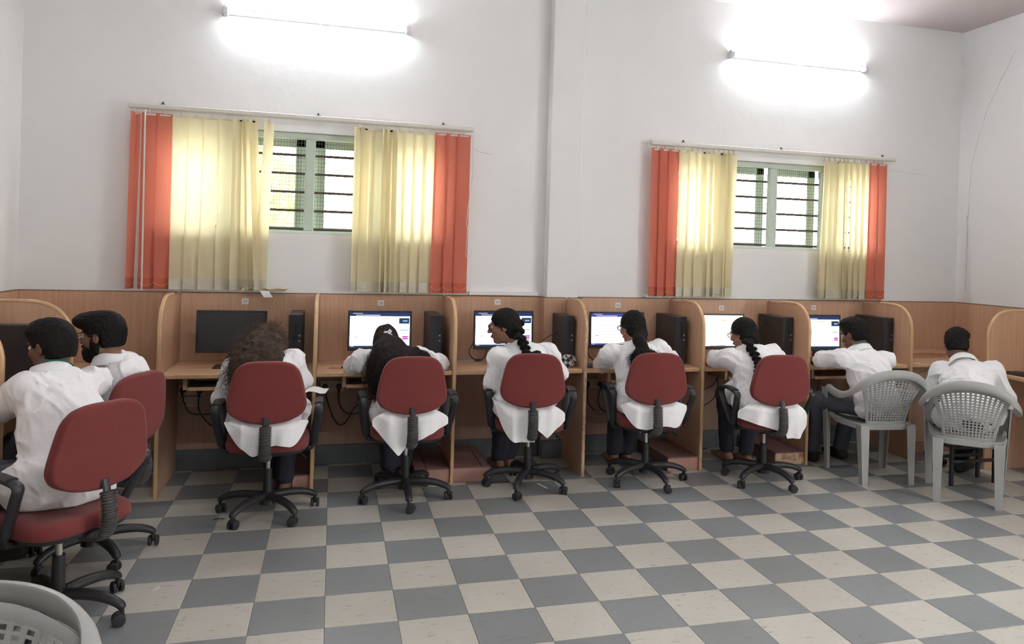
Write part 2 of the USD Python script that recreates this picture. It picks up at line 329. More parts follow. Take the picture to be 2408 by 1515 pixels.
struct('baseboard_back', [box((XL, YB-.02, 0), (1.597, YB, .145), .004), box((1.58, 2.375, 0), (1.873, 2.395, .145), .004), box((1.856, YB-.02, 0), (XR, YB, .145), .004)], SKIRT, label='dark grey stone skirting along the back wall')
struct('baseboard_left', box((XL, YR, 0), (XL+.02, YB-.02, .145), .004), SKIRT, label='dark grey stone skirting along the left wall')
struct('baseboard_right', box((XR-.02, YR, 0), (XR, YB-.02, .145), .004), SKIRT, label='dark grey stone skirting along the right wall')

# windows: pale green steel frames, wire mesh, rusty bars, casements
def window(n, w, label):
    x0, x1, z0, z1 = w; t = thing(f'window_{n}', label, kind='structure')
    ya, yb = YB+.03, YB+.085; fw = .045
    obj('frame', [box((x0, ya, z0), (x0+fw, yb, z1), .004), box((x1-fw, ya, z0), (x1, yb, z1), .004), box((x0, ya, z1-fw), (x1, yb, z1), .004), box((x0, ya, z0), (x1, yb, z0+.022), .004)], GREENF, t)
    q = (x1-x0)/4
    for k in (1, 2, 3): obj('mullion', box((x0+k*q-.034, ya, z0+.022), (x0+k*q+.034, yb, z1-fw), .005), GREENF, t)
    for k in range(5): obj('bar', cyl((x0+.02, yb+.012, z0+.035+k*(z1-z0-.09)/4.75), (x1-.02, yb+.012, z0+.035+k*(z1-z0-.09)/4.75), .009, 8), BARM, t)
    wires = [box((x, yb+.022, z0), (x+.0023, yb+.0236, z1)) for x in np.arange(x0+.02, x1, .0205)]+[box((x0, yb+.0236, z), (x1, yb+.0252, z+.0023)) for z in np.arange(z0+.015, z1, .0285)]
    obj('wire_mesh', wires, WIRE, t, False, kind='stuff')
    yc, yd = YB+.14, YB+.185
    for k in range(4):
        a, b = x0+k*q+.03, x0+(k+1)*q-.03; s = .075
        c = obj('casement', [box((a, yc, z0+.02), (a+s, yd, z1-.02), .004), box((b-s, yc, z0+.02), (b, yd, z1-.02), .004), box((a, yc, z1-.02-s), (b, yd, z1-.02), .004), box((a, yc, z0+.02), (b, yd, z0+.05), .004)], GREENF, t)
        obj('pane', box((a+s, yc+.02, z0+.05), (b-s, yc+.024, z1-.02-s)), GLASS, c, False)
GLASS = usdkit.material(stage, LK+'window_glass', {'f': ('fresnel', {'IOR': 1.45}), 't': ('transparent_bsdf', {'color': (.97, .98, .97)}), 'g': ('glossy_bsdf', {'color': (1, 1, 1), 'roughness': .03}), 'x': ('mix_closure', {})}, [('f.fac', 'x.fac'), ('t.BSDF', 'x.closure1'), ('g.BSDF', 'x.closure2')], surface='x.closure')
window(1, W1, 'wide window with pale green frame and wire mesh, left of the pilaster')
window(2, W2, 'wide window with pale green frame and wire mesh, right of the pilaster')
w3 = thing('window_3', 'window in the right wall beside the viewer', kind='structure')
obj('frame', [box((XR+.05, -3.6, 1.0), (XR+.1, -3.55, 2.5)), box((XR+.05, -1.45, 1.0), (XR+.1, -1.4, 2.5)), box((XR+.05, -3.6, 2.45), (XR+.1, -1.4, 2.5)), box((XR+.05, -3.6, 1.0), (XR+.1, -1.4, 1.05)), box((XR+.05, -2.53, 1.0), (XR+.1, -2.47, 2.5))], GREENF, w3, False)
# outside: pale ground and a shrub that shows through the left window
out = obj('courtyard', box((-14, YB+WT, -.5), (18, 22, -.3)), M('courtyard_ground', (.62, .58, .48), .9, .2), None, False, kind='structure', label='pale sunlit courtyard ground outside the windows')
tree = thing('tree', 'sunlit leafy tree outside the left window', 'tree', (-1.75, 6.2, -.3))
obj('trunk', sweep([(0, 0, 0), (.05, 0, 1.2), (-.05, .1, 2.4)], [.12, .10, .07], 10), M('bark', (.2, .15, .1), .9, .2), tree)
lr = np.random.default_rng(5); lv, lf = [], []
for k in range(2600):
    c = lr.normal(0, 1, 3); c = c/np.linalg.norm(c)*lr.uniform(.5, 1)**.5*V(1.5, 1.0, .9)+V(0, 0, 2.4)
    a, b = lr.normal(0, 1, (2, 3)); a /= np.linalg.norm(a); b = np.cross(a, b); b /= np.linalg.norm(b); l = lr.uniform(.05, .09)
    n0 = len(lv)*1; lv += [c-a*l, c+b*l*.45, c+a*l, c-b*l*.45]; lf += [[n0, n0+1, n0+2], [n0, n0+2, n0+3]]
obj('foliage', (np.array(lv), np.array(lf)), M_cloth('leaf', (.42, .52, .16), .45), tree, False, kind='stuff')

# ------------------------------------------------------------------ tube lights
def tube_light(label, x0, z0, x1, z1, y=YB, yaw=0, loc=None, glow=None):
    L = math.hypot(x1-x0, z1-z0); t = thing('tube_light', label, 'tube light', ((x0+x1)/2, y, (z0+z1)/2) if loc is None else loc, yaw)
    h = L/2
    obj('batten', box((-h+.03, -.034, -.018), (h-.03, 0, .018), .004), LAMPBODY, t)
    obj('tube', cyl((-h+.03, -.052, -.004), (h-.03, -.052, -.004), .0135, 14), glow or TUBE, t)
    for s in (-1, 1):
        obj('lamp_holder', join(box((s*(h-.034), -.068, -.026), (s*h, -.0, .022), .005), box((s*(h-.022), -.05, .02), (s*(h-.004), -.015, .042), .004)), LAMPBODY, t)
    obj('cable', sweep(spline([(0, -.02, -.018), (.012, -.012, -.04), (.0, -.004, -.07), (-.006, -.003, -.085)], 12), .0035, 6), CORDW, t)
    return t
tube_light('fluorescent tube light on the back wall above the left window', -.80, 3.222, .50, 3.240)
tube_light('fluorescent tube light on the back wall above the right window', 3.155, 3.285, 4.50, 3.330)
for lb, x, y in (('left', .2, -1.5), ('right', 3.6, -1.5)):
    t = tube_light(f'fluorescent tube light on the ceiling above the viewer, {lb} one of two', -.63, 0, .63, 0, loc=(x, y, ZC), glow=TUBE_CEIL); t.GetAttribute('xformOp:translate').Set(Gf.Vec3d(x, y, ZC-.0005))
    UsdGeom.Xformable(t).AddRotateXOp().Set(90.0)

# ------------------------------------------------------------------ vertical blinds
def blind(label, x0, x1, stacks, brackets, wand=None):
    y = 2.42; t = thing('vertical_blind', label, 'blind')
    dz = .0125
    obj('head_rail', [box((x0, y-.02, 2.497), (x1, y+.022, 2.532), .005), box((x0, y-.024, 2.505), (x1, y-.019, 2.512))], RAILM, t)
    for b in brackets:
        br = obj('bracket', [box((b-.02, y-.01, 2.532), (b+.02, YB, 2.536)), box((b-.006, y-.006, 2.532), (b+.006, y+.006, 2.552))], BARM, t)
    zt, zb = 2.472, 1.272
    for (x, ang, col, *tw) in stacks:
        a0 = math.radians(ang); a1 = math.radians(ang+(tw[0] if tw else rng.uniform(-4, 4))); sx = (tw[1] if len(tw) > 1 else rng.uniform(-.008, .008)); w = .0515
        n = 22; uu = np.linspace(-1, 1, 7); P = np.zeros((n, 7, 3)); zz = np.linspace(zt, zb+.075, n)
        def strip(zs):
            P = np.zeros((len(zs), 7, 3))
            for i, z in enumerate(zs):
                f = (zt-z)/(zt-zb); a = a0+(a1-a0)*f*f; cx = x+sx*f
                bow = .002*(1-uu**2)
                P[i, :, 0] = cx+uu*w*math.cos(a)-bow*math.sin(a); P[i, :, 1] = y+uu*w*math.sin(a)+bow*math.cos(a)-.001*math.sin(f*5+x*40); P[i, :, 2] = z
            return P
        P = strip(zz); Q = strip(np.linspace(zb+.075, zb, 5))
        def single(P):
            a, b, _ = P.shape; i, j = np.meshgrid(np.arange(a-1), np.arange(b-1), indexing='ij'); q = (i*b+j).ravel()
            return trimesh.Trimesh(P.reshape(-1, 3), np.vstack([np.c_[q, q+b, q+b+1], np.c_[q, q+b+1, q+1]]), process=False)
        c = col == 'c'
        sl = obj('slat', single(P), CREAM if c else ORANGE, t, True, label='cream cloth slat' if c else 'orange cloth slat')
        obj('hem_weight', sheet(Q, .003), CREAM_D if c else ORANGE_D, sl, 40)
        obj('carrier', [box((x-.004, y-.006, zt-.004), (x+.004, y+.006, 2.498)), box((x-w*.6*abs(math.cos(a0))-.004, y-.003, zt-.016), (x+w*.6*abs(math.cos(a0))+.004, y+.003, zt-.006))], RAILM, sl, False)
        xb, yb_ = Q[2, :, 0], Q[2, :, 1]
        dx = (Q[2, -1]-Q[2, 0]); pts = [Q[2, 0]+dx*f+V(0, -.006, .012-.05*4*f*(1-f)*.55) for f in np.linspace(0, 1, 9)]
        obj('chain', sweep(pts, .0011, 4), CORDW, sl, False)
    if wand is not None:
        obj('wand', cyl((wand, y-.03, 2.49), (wand+.01, y-.035, 1.262), .006, 8), RAILM, t)
    return t
blind('long cream vertical blind with orange end slats over the left window, drawn to both sides', -1.37, .99,
    [(-1.325, 68, 'o', 8, -.01), (-1.235, 8, 'o', 10), (-1.142, 5, 'o', 8), (-1.045, 6, 'c', 14), (-.948, 10, 'c'), (-.850, 8, 'c'), (-.752, 8, 'c'), (-.672, 52, 'c', 6, .0), (-.645, -58, 'c', 10, .03), (-.600, 12, 'c', -25, .07), (-.578, 62, 'c', -8, .07), (-.468, 55, 'c', -30, -.04),
     (.145, 55, 'c', 5), (.175, 20, 'c', 5), (.215, 10, 'c', 5), (.285, -12, 'c', 5), (.345, 55, 'c', 5), (.375, 62, 'c', 5), (.392, -50, 'c', 5), (.440, 14, 'c'), (.512, 16, 'c'), (.592, 16, 'c'), (.665, 15, 'c'), (.752, 10, 'o', 2), (.838, 10, 'o', 2), (.922, 8, 'o', 2)],
    [-1.16, -.14, .76], wand=-1.262)
blind('shorter cream vertical blind with orange end slats over the right window, drawn to both sides', 2.445, 4.795,
    [(2.50, 12, 'o', 2), (2.575, 14, 'o', 2), (2.655, 14, 'o', 2), (2.745, 12, 'c', 3), (2.82, 18, 'c'), (2.900, 12, 'c'), (2.950, -12, 'c'), (3.01, 30, 'c', 6), (3.06, 20, 'c', 10), (3.105, -15, 'c', 5), (3.15, 30, 'c'), (3.195, 25, 'c', 5, -.02),
     (4.075, 60, 'c', 4, -.03), (4.12, 20, 'c', 4, -.03), (4.18, 10, 'c', 4, -.02), (4.235, -15, 'c', 4), (4.275, 62, 'c', 10), (4.315, 35, 'c', 12), (4.375, 18, 'c', 5), (4.44, 14, 'c', 6), (4.495, 12, 'c', 4), (4.575, 8, 'o', 2), (4.668, 6, 'o', 2)],
    [2.73, 3.64, 4.66])
# white trunking and cord ends above the hutch
obj('cable_trunking', [box((1.0, 2.46, 1.256), (1.55, 2.499, 1.285), .003)], WHITEP, None, label='short white cable trunking on the hutch just left of the pilaster', cat='cable trunking')
obj('cable_trunking', [box((2.45, 2.455, 1.255), (2.60, 2.499, 1.278), .003)], WHITEP, None, label='white cable trunking stub under the right blind, by its orange left end', cat='cable trunking')
obj('cable_trunking', [box((4.72, 2.455, 1.252), (4.80, 2.499, 1.31), .003)], WHITEP, None, label='white cable trunking stub under the right blind, by its orange right end', cat='cable trunking')
obj('blind_cord', [sweep(spline([(.985, 2.40, 2.46), (.99, 2.395, 2.2), (.965, 2.395, 1.95), (.955, 2.395, 1.80), (.962, 2.395, 1.76), (.955, 2.40, 1.55)], 30), .0025, 5), sweep(spline([(.972, 2.395, 1.62), (.998, 2.40, 1.60), (.985, 2.40, 1.545), (.965, 2.398, 1.56), (.975, 2.395, 1.50)], 24), .002, 5)], CORDW, None, label='thin white cord hanging loose beside the orange right end of the left blind', cat='cord')

# ================================================================== the computer desks
DX = [-1.035, -.105, .815, 1.760, 2.690, 3.602, 4.560]
YF = 1.885; ZT = .765
def divider_profile(y0, y1, r=.02, n=12):               # front curve of a divider in (y, z), front at y0, back at y1
    c = [(y0+.25*(1-math.cos(t)**.8 if math.cos(t) > 1e-6 else 1)*1.0, 1.03+.218*math.sin(t)**.9) for t in np.linspace(1e-3, math.pi/2, n)]
    return [(y0, 0.0), (y0, .4), (y0, .8)]+c+[(y0+.38, 1.248), (y1, 1.246)]
def divider(label, x, worn=False, axis='x', at=None, y1=2.478):
    t = thing('desk_divider', label, 'divider')
    pr = divider_profile(YF, y1)
    poly = pr+[(y1, 0)]
    pan = extrude_x([(a+.010 if a < YF+.01 else a, b-.008 if b > .2 else b) for a, b in poly], x-.0095, x+.0095)
    c = pr[:-1]; P = [(x, a, b) for a, b in c]
    P = np.array(P); up = V(1, 0, 0)
    rp = [(-.006, -.0125), (.004, -.0125), (.0095, -.008), (.011, 0), (.0095, .008), (.004, .0125), (-.006, .0125)]
    lip = sweep(np.vstack([P[:1], spline(P[2:], 50)]), 1.0, up=up, prof=[(-a, b) for a, b in rp])
    # lipping must bulge outwards: flip when the side vector points inwards
    if lip.vertices[:, 1].min() > YF-.009: lip = sweep(np.vstack([P[:1], spline(P[2:], 50)]), 1.0, up=up, prof=rp)
    if at is not None:                                   # side-wall divider: turned about z to stand on the left or right wall
        px, py, rz = at
        pan, lip = (move(move(m, (-x, -y1, 0)), (px, py, 0), rz=0) if rz == 0 else _turn(m, x, y1, px, py, rz) for m in (pan, lip))
    obj('panel', pan, WOOD, t); obj('lipping', lip, LIPWORN if worn else LIP, t)
    return t
def _turn(m, x, y1, px, py, rz):
    return move(move(move(m, (-x, -y1, 0)), rz=rz), (px, py, 0))
BN = ['17', '16', '15', '14', '13', '12']
divider('wooden desk divider with rounded front at the left end of the row', DX[0])
divider('wooden desk divider seen edge on between the first and second desks', DX[1])
divider('wooden desk divider with rounded front between the second and third desks', DX[2])
divider('wooden desk divider with chipped curved lipping against the pilaster', DX[3], True, y1=2.374)
divider('wooden desk divider with rounded front between the fourth and fifth desks', DX[4])
divider('wooden desk divider with rounded front between the fifth and sixth desks', DX[5])
divider('wooden desk divider with rounded front right of desk 12', DX[6])
divider('wooden desk divider on the left wall beside the person in profile', 0, at=(XL+.022, 1.53, 90))
divider('wooden desk divider with rounded front on the right wall', 0, at=(XR-.022, 1.52, -90))
divider('wooden desk divider on the left wall near the nearest person', 0, at=(XL+.022, .60, 90))

def back_panel(label, boxes, low):
    t = thing('back_panel', label, 'panel')
    for b in boxes: obj('board', box(*b, .0015), WOOD, t, False)
    for b in boxes: obj('top_lipping', box((b[0][0], b[0][1]-.001, 1.247), (b[1][0], b[1][1], 1.253)), M_EDGE, t, False)
    for b in low: obj('lower_board', box(*b, .0015), WOODLOW, t, False)
    return t
M_EDGE = M('edge_dark', (.22, .14, .09), .7, .3)
for k in range(6):
    x0, x1 = DX[k]+.0105, DX[k+1]-.0105; up, lo = [], []
    if k == 2: up = [((x0, 2.478, ZT), (1.575, 2.498, 1.248)), ((1.575, 2.372, ZT), (1.595, 2.498, 1.248)), ((1.595, 2.372, ZT), (x1, 2.393, 1.248))]; lo = [((x0, 2.478, .147), (1.578, 2.498, .738)), ((1.578, 2.372, .147), (x1, 2.393, .738))]
    elif k == 3: up = [((x0, 2.372, ZT), (1.868, 2.393, 1.248)), ((1.868, 2.372, ZT), (1.888, 2.498, 1.248)), ((1.888, 2.478, ZT), (x1, 2.498, 1.248))]; lo = [((x0, 2.372, .147), (1.878, 2.393, .738)), ((1.878, 2.478, .147), (x1, 2.498, .738))]
    else: up = [((x0, 2.478, ZT), (x1, 2.498, 1.248))]; lo = [((x0, 2.478, .147), (x1, 2.498, .738))]
    bp_ = back_panel(f'wooden back panel of desk {BN[k]} under its number card', up, lo)
    if k == 3:
        for q in range(8): x_ = tr.uniform(1.90, 2.08); z_ = .335-.014*q+tr.uniform(-.004, .004); obj('gouge', sweep([(x_, 2.4782, z_), (x_+.05, 2.478, z_+tr.uniform(-.004, .004)), (x_+tr.uniform(.09, .2), 2.4782, z_)], [.001, tr.uniform(.002, .005), .0008], 5, .3), INK, bp_, False)
back_panel('plain wooden back panel in the left corner beside the person in profile', [((XL+.02, 2.478, .70), (DX[0]-.0105, 2.498, 1.248))], [((XL+.02, 2.478, .147), (DX[0]-.0105, 2.498, .699))])
back_panel('plain wooden back panel in the right corner behind the hunched person', [((DX[6]+.0105, 2.478, .70), (XR-.02, 2.498, 1.248))], [((DX[6]+.0105, 2.478, .147), (XR-.02, 2.498, .699))])
t = thing('back_panel', 'wooden board along the left wall behind the left desks', 'panel'); obj('board', box((XL+.001, -1.5, .147), (XL+.021, 2.477, 1.248), .002), WOOD, t, False); obj('top_lipping', box((XL+.001, -1.5, 1.247), (XL+.022, 2.477, 1.253)), M_EDGE, t, False)
t = thing('back_panel', 'wooden board along the right wall under the hairline crack', 'panel'); obj('board', box((XR-.021, -1.5, .147), (XR-.001, 2.477, 1.248), .002), WOOD, t, False); obj('top_lipping', box((XR-.022, -1.5, 1.247), (XR-.001, 2.477, 1.253)), M_EDGE, t, False)

def desktop(label, a, b, front):                        # front: which side has the lipping: 'y' or '+x' or '-x'
    t = thing('desktop', label, 'desktop')
    obj('board', box((a[0], a[1], ZT-.026), (b[0], b[1], ZT), .002), WOODX, t, False)
    if front == 'y': l = box((a[0], a[1]-.012, ZT-.029), (b[0], a[1]-.0002, ZT+.001), .006)
    elif front == '+x': l = box((b[0]+.0002, a[1], ZT-.029), (b[0]+.012, b[1], ZT+.001), .006)
    else: l = box((a[0]-.012, a[1], ZT-.029), (a[0]-.0002, b[1], ZT+.001), .006)
    obj('lipping', l, LIP, t)
    return t
for k in range(6): desktop(f'wooden desktop of desk {BN[k]} below its number card', (DX[k]+.0105, 1.915), (DX[k+1]-.0105, 2.371 if k == 2 else 2.477), 'y')
desktop('wooden desktop in the left corner beyond the person in profile', (XL+.022, 1.545), (-1.46, 2.477), '+x')
desktop('wooden desktop along the left wall in front of the person in profile', (XL+.022, .615), (-1.46, 1.515), '+x')
desktop('wooden desktop along the left wall in front of the nearest person', (XL+.022, -.60), (-1.46, .585), '+x')
desktop('wooden corner desktop in front of the hunched person', (DX[6]+.0105, 1.955), (XR-.022, 2.477), 'y')
desktop('wooden desktop along the right wall bearing a black keyboard', (4.985, .30), (XR-.022, 1.505), '-x')
t = thing('corner_shelf', 'raised wooden ledge on the corner desktop at right', 'shelf'); obj('board', box((DX[6]+.012, 2.30, .80), (5.3, 2.477, .822), .002), WOODX, t, False); obj('support', box((DX[6]+.012, 2.31, ZT), (5.3, 2.33, .80), .001), WOOD, t, False)
t = thing('corner_cupboard', 'plain wooden front below the corner desktop at right', 'cupboard')
obj('door', box((DX[6]+.02, 2.02, .10), (5.0, 2.04, .735), .003), WOODLOW, t, False); obj('door', box((5.006, 2.02, .10), (XR-.03, 2.04, .735), .003), WOODLOW, t, False); obj('plinth', box((DX[6]+.02, 2.05, 0), (XR-.03, 2.07, .095), .002), PINK, t, False)

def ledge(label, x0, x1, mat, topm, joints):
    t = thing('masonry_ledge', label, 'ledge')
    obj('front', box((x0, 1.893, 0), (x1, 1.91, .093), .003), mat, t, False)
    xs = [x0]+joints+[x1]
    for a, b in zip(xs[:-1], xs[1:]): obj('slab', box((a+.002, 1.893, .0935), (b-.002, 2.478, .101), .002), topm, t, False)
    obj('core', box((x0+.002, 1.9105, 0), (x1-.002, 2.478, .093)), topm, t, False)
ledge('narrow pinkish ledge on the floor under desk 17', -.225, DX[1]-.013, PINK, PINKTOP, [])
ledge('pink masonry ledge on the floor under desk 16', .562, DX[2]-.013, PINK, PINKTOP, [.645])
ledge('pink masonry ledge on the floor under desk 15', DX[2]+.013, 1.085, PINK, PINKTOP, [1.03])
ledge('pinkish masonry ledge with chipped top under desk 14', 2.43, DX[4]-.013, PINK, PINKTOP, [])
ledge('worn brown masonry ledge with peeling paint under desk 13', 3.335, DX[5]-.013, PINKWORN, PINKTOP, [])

# number cards
cards = [('17', -.602, 1.190), ('16', .343, 1.188), ('15', 1.228, 1.204), ('14', 2.223, 1.191), ('13', 3.153, 1.175), ('12', 4.044, 1.187)]
for i, (s, x, z) in enumerate(cards):
    t = thing('number_card', f'small white paper card printed {s} above desk {s}', 'number card')
    w = .0225; obj('card', box((x-w, 2.4762, z-.0205), (x+w, 2.4778, z+.0205)), PAPER, t, False)
    g = meshkit.text_mesh(s, .017, .0006); g.apply_translation([-g.bounds[:, 0].mean(), -g.bounds[:, 1].mean(), 0]); obj('digits', move(g, (x, 2.476, z), rx=90), INK, t, False)
    if s == '16': obj('sticker_curl', sweep([(x-.006, 2.472, z+.01), (x+.004, 2.468, z-.012)], [.002, .003], 6, .4), PAPER, t)

# monitors
S_WHITE = M_emit('screen_white', (.93, .95, 1.0), 1.25); S_WARM = M_emit('screen_warm', (1.0, .95, .9), 1.35); S_BLUE = M_emit('screen_lilac', (.86, .87, 1.0), 1.1)
S_NAVY = M_emit('screen_navy', (.03, .045, .12), 1.0); S_NAVYB = M_emit('screen_navy_bright', (.06, .07, .33), 1.0); S_TEXT = M_emit('screen_text', (.62, .60, .68), 1.0); S_ORNG = M_emit('screen_orange', (1.0, .55, .25), 1.0); S_CYAN = M_emit('screen_cyan', (.12, .45, .62), 1.0); S_PINK = M_emit('screen_pink', (.55, .05, .40), 1.0); S_PHOTO = M_emit('screen_photo', (.03, .05, .09), 1.0); S_GLOW = M_emit('screen_photo_light', (.25, .45, .75), 1.0); S_RED = M_emit('screen_red', (.9, .05, .06), 1.0)
def monitor(label, cx, z0, z1, w, kind, y=2.20, tilt=3, stand=0):
    h = z1-z0; t = thing('monitor', label, 'monitor', (cx, y, ZT)); zz = z0-ZT
    def tl(m): return move(move(m, (0, 0, -h/2), rx=0), (0, 0, 0), rx=-tilt) if False else move(move(move(m, (0, 0, -h/2)), rx=-tilt), (0, 0, zz+h/2))
    b = .013; lo = .024
    obj('bezel', [tl(box((-w/2, -.012, 0), (w/2, .004, lo), .003)), tl(box((-w/2, -.012, h-b), (w/2, .004, h), .003)), tl(box((-w/2, -.012, lo-.002), (-w/2+b, .004, h-b+.002), .003)), tl(box((w/2-b, -.012, lo-.002), (w/2, .004, h-b+.002), .003))], BLACK, t)
    obj('housing', [tl(box((-w/2+.004, .004, .004), (w/2-.004, .022, h-.004), .006)), tl(box((-w/4, .02, h*.2), (w/4, .05, h*.75), .012))], BLACK, t)
    obj('stand', [box((-.02+stand, .01, .008), (.02+stand, .03, zz+h*.4), .003)], BLACK, t)
    obj('foot', [box((-.11+stand, -.075, 0), (.11+stand, .085, .009), .004)], BLACK_GLOSS, t)
    X0, X1, Z0, Z1 = -w/2+b, w/2-b, lo, h-b; sw, sh = X1-X0, Z1-Z0
    if kind == 'off':
        obj('screen', tl(box((X0-.001, -.0075, Z0-.001), (X1+.001, -.003, Z1+.001))), SCREEN_OFF, t, False); return t
    base = {'w': S_WHITE, 'warm': S_WARM, 'b': S_BLUE}[kind]
    sc = obj('screen', tl(box((X0-.001, -.0075, Z0-.001), (X1+.001, -.003, Z1+.001))), base, t, False)
    def el(name, x, y, ww, hh, mat, parent=sc):          # x, y from the top left corner, in hundredths of the screen
        obj(name, tl(box((X0+x/100*sw, -.0080-el.n*1e-6, Z1-(y+hh)/100*sh), (X0+(x+ww)/100*sw, -.0076, Z1-y/100*sh))), mat, parent, False); el.n += 1
    el.n = 0
    if kind != 'warm':
        el('browser_bar', 0, 0, 100, 10.5, S_NAVYB if kind == 'b' else S_NAVY); el('address_bar', 10, 6.6, 40, 2.4, S_TEXT); el('tab_title', 5, 2, 16, 1.8, S_TEXT)
        el('task_bar', 0, 95.5, 100, 4.5, S_NAVYB if kind == 'b' else S_NAVY); el('task_icons', 1.5, 96.8, 6, 1.6, S_TEXT)
    else:
        el('address_bar', 4, 4, 90, 1.2, S_TEXT); el('task_bar', 30, 96.5, 32, 3.5, S_TEXT)
        for q in range(6): el('task_icon', 48+q*3, 97, 1.4, 2, S_RED)
    for q, (x, ww) in enumerate(((10, 4), (17, 4), (24, 5), (42, 8))): el('menu_text', x, 16.5, ww, 1.3, S_TEXT)
    el('header_button', 54, 16, 12, 2.4, S_ORNG)
    el('photo', 82, 16, 17, 15.5, S_PHOTO); el('photo_light', 88, 22, 8, 4, S_GLOW)
    for q in range(5): el('text_line', 14+tr.uniform(0, 6), 38+q*9.5, tr.uniform(18, 44), .8, S_TEXT)
    el('link_bar', 84, 50, 13, 2, S_CYAN); el('button', 88, 68, 9, 4, S_PINK); el('button', 88, 73.5, 9, 4, S_PINK); el('bullet', 9, 70, 4.5, 1.5, S_PINK)
    return t
monitor('switched off black monitor on desk 17', -.652, .862, 1.148, .445, 'off')
monitor('black monitor showing a white web page on desk 16', .325, .871, 1.153, .442, 'w')
monitor('black monitor showing a white web page behind the person turned sideways', 1.220, .876, 1.160, .450, 'w')
monitor('black monitor showing a lilac tinted web page on desk 14', 2.113, .882, 1.158, .447, 'b')
monitor('black monitor showing a warm white web page on desk 13', 2.985, .868, 1.150, .445, 'warm')
monitor('black monitor showing a white web page on desk 12', 3.890, .850, 1.148, .445, 'w')

def tower(label, x, w=.090, y0=2.08, d=.38, h=.368, rz=0, loc=None):
    t = thing('computer_tower', label, 'computer tower', loc or (x+w/2, y0, ZT), rz)
    obj('case', box((-w/2, .008, .006), (w/2, d, h), .004), DARKCASE, t)
    f = obj('front_panel', box((-w/2-.001, 0, .006), (w/2+.001, .010, h+.001), .004), BLACK, t)
    obj('drive_slot', box((-.004, -.0015, h*.55), (.012, .002, h*.9), .001), BLACK_GLOSS, f)
    for q in range(4): obj('port', box((w*.22, -.0015, h*(.5+.1*q)), (w*.34, .001, h*(.5+.1*q)+.010)), STEEL if q < 2 else CORD, f, False)
    obj('foot', [box((-w/2+.005, .02, 0), (w/2-.005, .05, .007)), box((-w/2+.005, d-.06, 0), (w/2-.005, d-.03, .007))], RUBBER, t, False)
    return t
for s, x, d in (('17', -.283, .38), ('16', .663, .38), ('15', 1.643, .285), ('14', 2.552, .38), ('13', 3.494, .38), ('12', 4.456, .38)):
    tower(f'slim black computer tower at the right end of desk {s}', x, d=d)
tower('black computer tower at left edge beside the nearest person', 0, loc=(-1.49, 1.37, ZT), rz=90)

# keyboard trays, sockets and cables under the desks
def tray(s, x, kb, y0=1.96):
    t = thing('keyboard_tray', f'wooden keyboard tray hanging below desk {s}', 'keyboard tray')
    obj('shelf', box((x-.235, y0, .655), (x+.235, y0+.30, .672), .003), WOODX, t, False); obj('lipping', box((x-.235, y0-.01, .652), (x+.235, y0-.0003, .676), .004), LIP, t)
    for q in (-1, 1):
        obj('bracket', box((x+q*.25-.013, y0+.01, .655), (x+q*.25+.013, y0+.30, .7385), .002), WOOD, t, False); obj('rail', box((x+q*.2355-.001, y0, .668), (x+q*.2355+.001, y0+.3, .684)), STEEL, t, False)
    return t
tray('17', -.645, 1); tray('16', .335, 1); tray('14', 2.225, 1); tray('13', 3.195, 1, 1.98); tray('12', 3.95, 1)
def keyboard(label, x, y, z, rz=0):
    t = thing('keyboard', label, 'keyboard', (x, y, z), rz); obj('base', box((-.215, -.065, 0), (.215, .065, .016), .005), BLACK, t)
    obj('keys', [box((-.205+i*.0275, -.058+j*.0235, .016), (-.205+i*.0275+.022, -.058+j*.0235+.0185, .021), .002) for i in range(15) for j in range(5)], BLACK_GLOSS, t, False, kind='stuff'); return t
keyboard('black keyboard on the tray of desk 17', -.645, 2.05, .6725); keyboard('black keyboard on the tray of desk 16', .335, 2.05, .6725); keyboard('black keyboard on the desktop along the right wall', 5.10, 1.22, ZT, -90)
obj('paper_sheet', sheet(np.array([[(x, y, .700+.01*math.sin(x*30)) for y in (1.945, 2.0, 2.08)] for x in np.linspace(.20, .30, 5)]), .0008), PAPER, None, label='white paper sheet over the front edge of the tray at desk 16', cat='paper')
def socket(label, x0, x1, z0, z1, plugs):
    t = thing('socket_board', label, 'socket'); y = 2.478
    obj('plate', box((x0, y-.018, z0), (x1, y, z1), .004), SOCK, t)
    n = max(1, round((x1-x0)/.055)); q = (x1-x0)/n
    for i in range(n):
        cx = x0+(i+.5)*q; o = obj('outlet', box((cx-q*.4, y-.020, z0+.008), (cx+q*.4, y-.0175, z1-.008), .001), SOCK, t)
        obj('pin_holes', [cyl((cx+dx, y-.0206, (z0+z1)/2+dz), (cx+dx, y-.0195, (z0+z1)/2+dz), .0035, 8) for dx, dz in ((0, .014), (-.010, -.006), (.010, -.006))], INK, o, False)
    return t
socket('brown socket board under desk 17, upper of two', -1.019, -.853, .528, .606, 2); socket('brown socket plate under desk 17, lower of two', -.984, -.872, .448, .522, 0)
socket('brown socket board under desk 16', -.074, .102, .535, .620, 2); socket('brown socket board under desk 14', 1.951, 2.108, .526, .600, 2)
def plug(label, p, cordpts):
    t = thing('plug', label, 'plug'); x, y, z = p
    obj('plug_body', [cyl((x, 2.457, z), (x, 2.425, z), .021, 12, .016), sweep([(x, 2.438, z), (x, 2.432, z-.025), (x, 2.434, z-.04)], [.011, .008, .005], 8)], BLACK, t)
    obj('cord', sweep(spline([(x, 2.434, z-.03)]+cordpts, 40), .0042, 6), CORD, t); return t
plug('black plug with drooping cord at left in the desk 17 sockets', (-.988, 2.45, .567), [(-.973, 2.44, .477), (-.941, 2.44, .417), (-.873, 2.44, .40), (-.763, 2.44, .406), (-.6, 2.45, .43)])
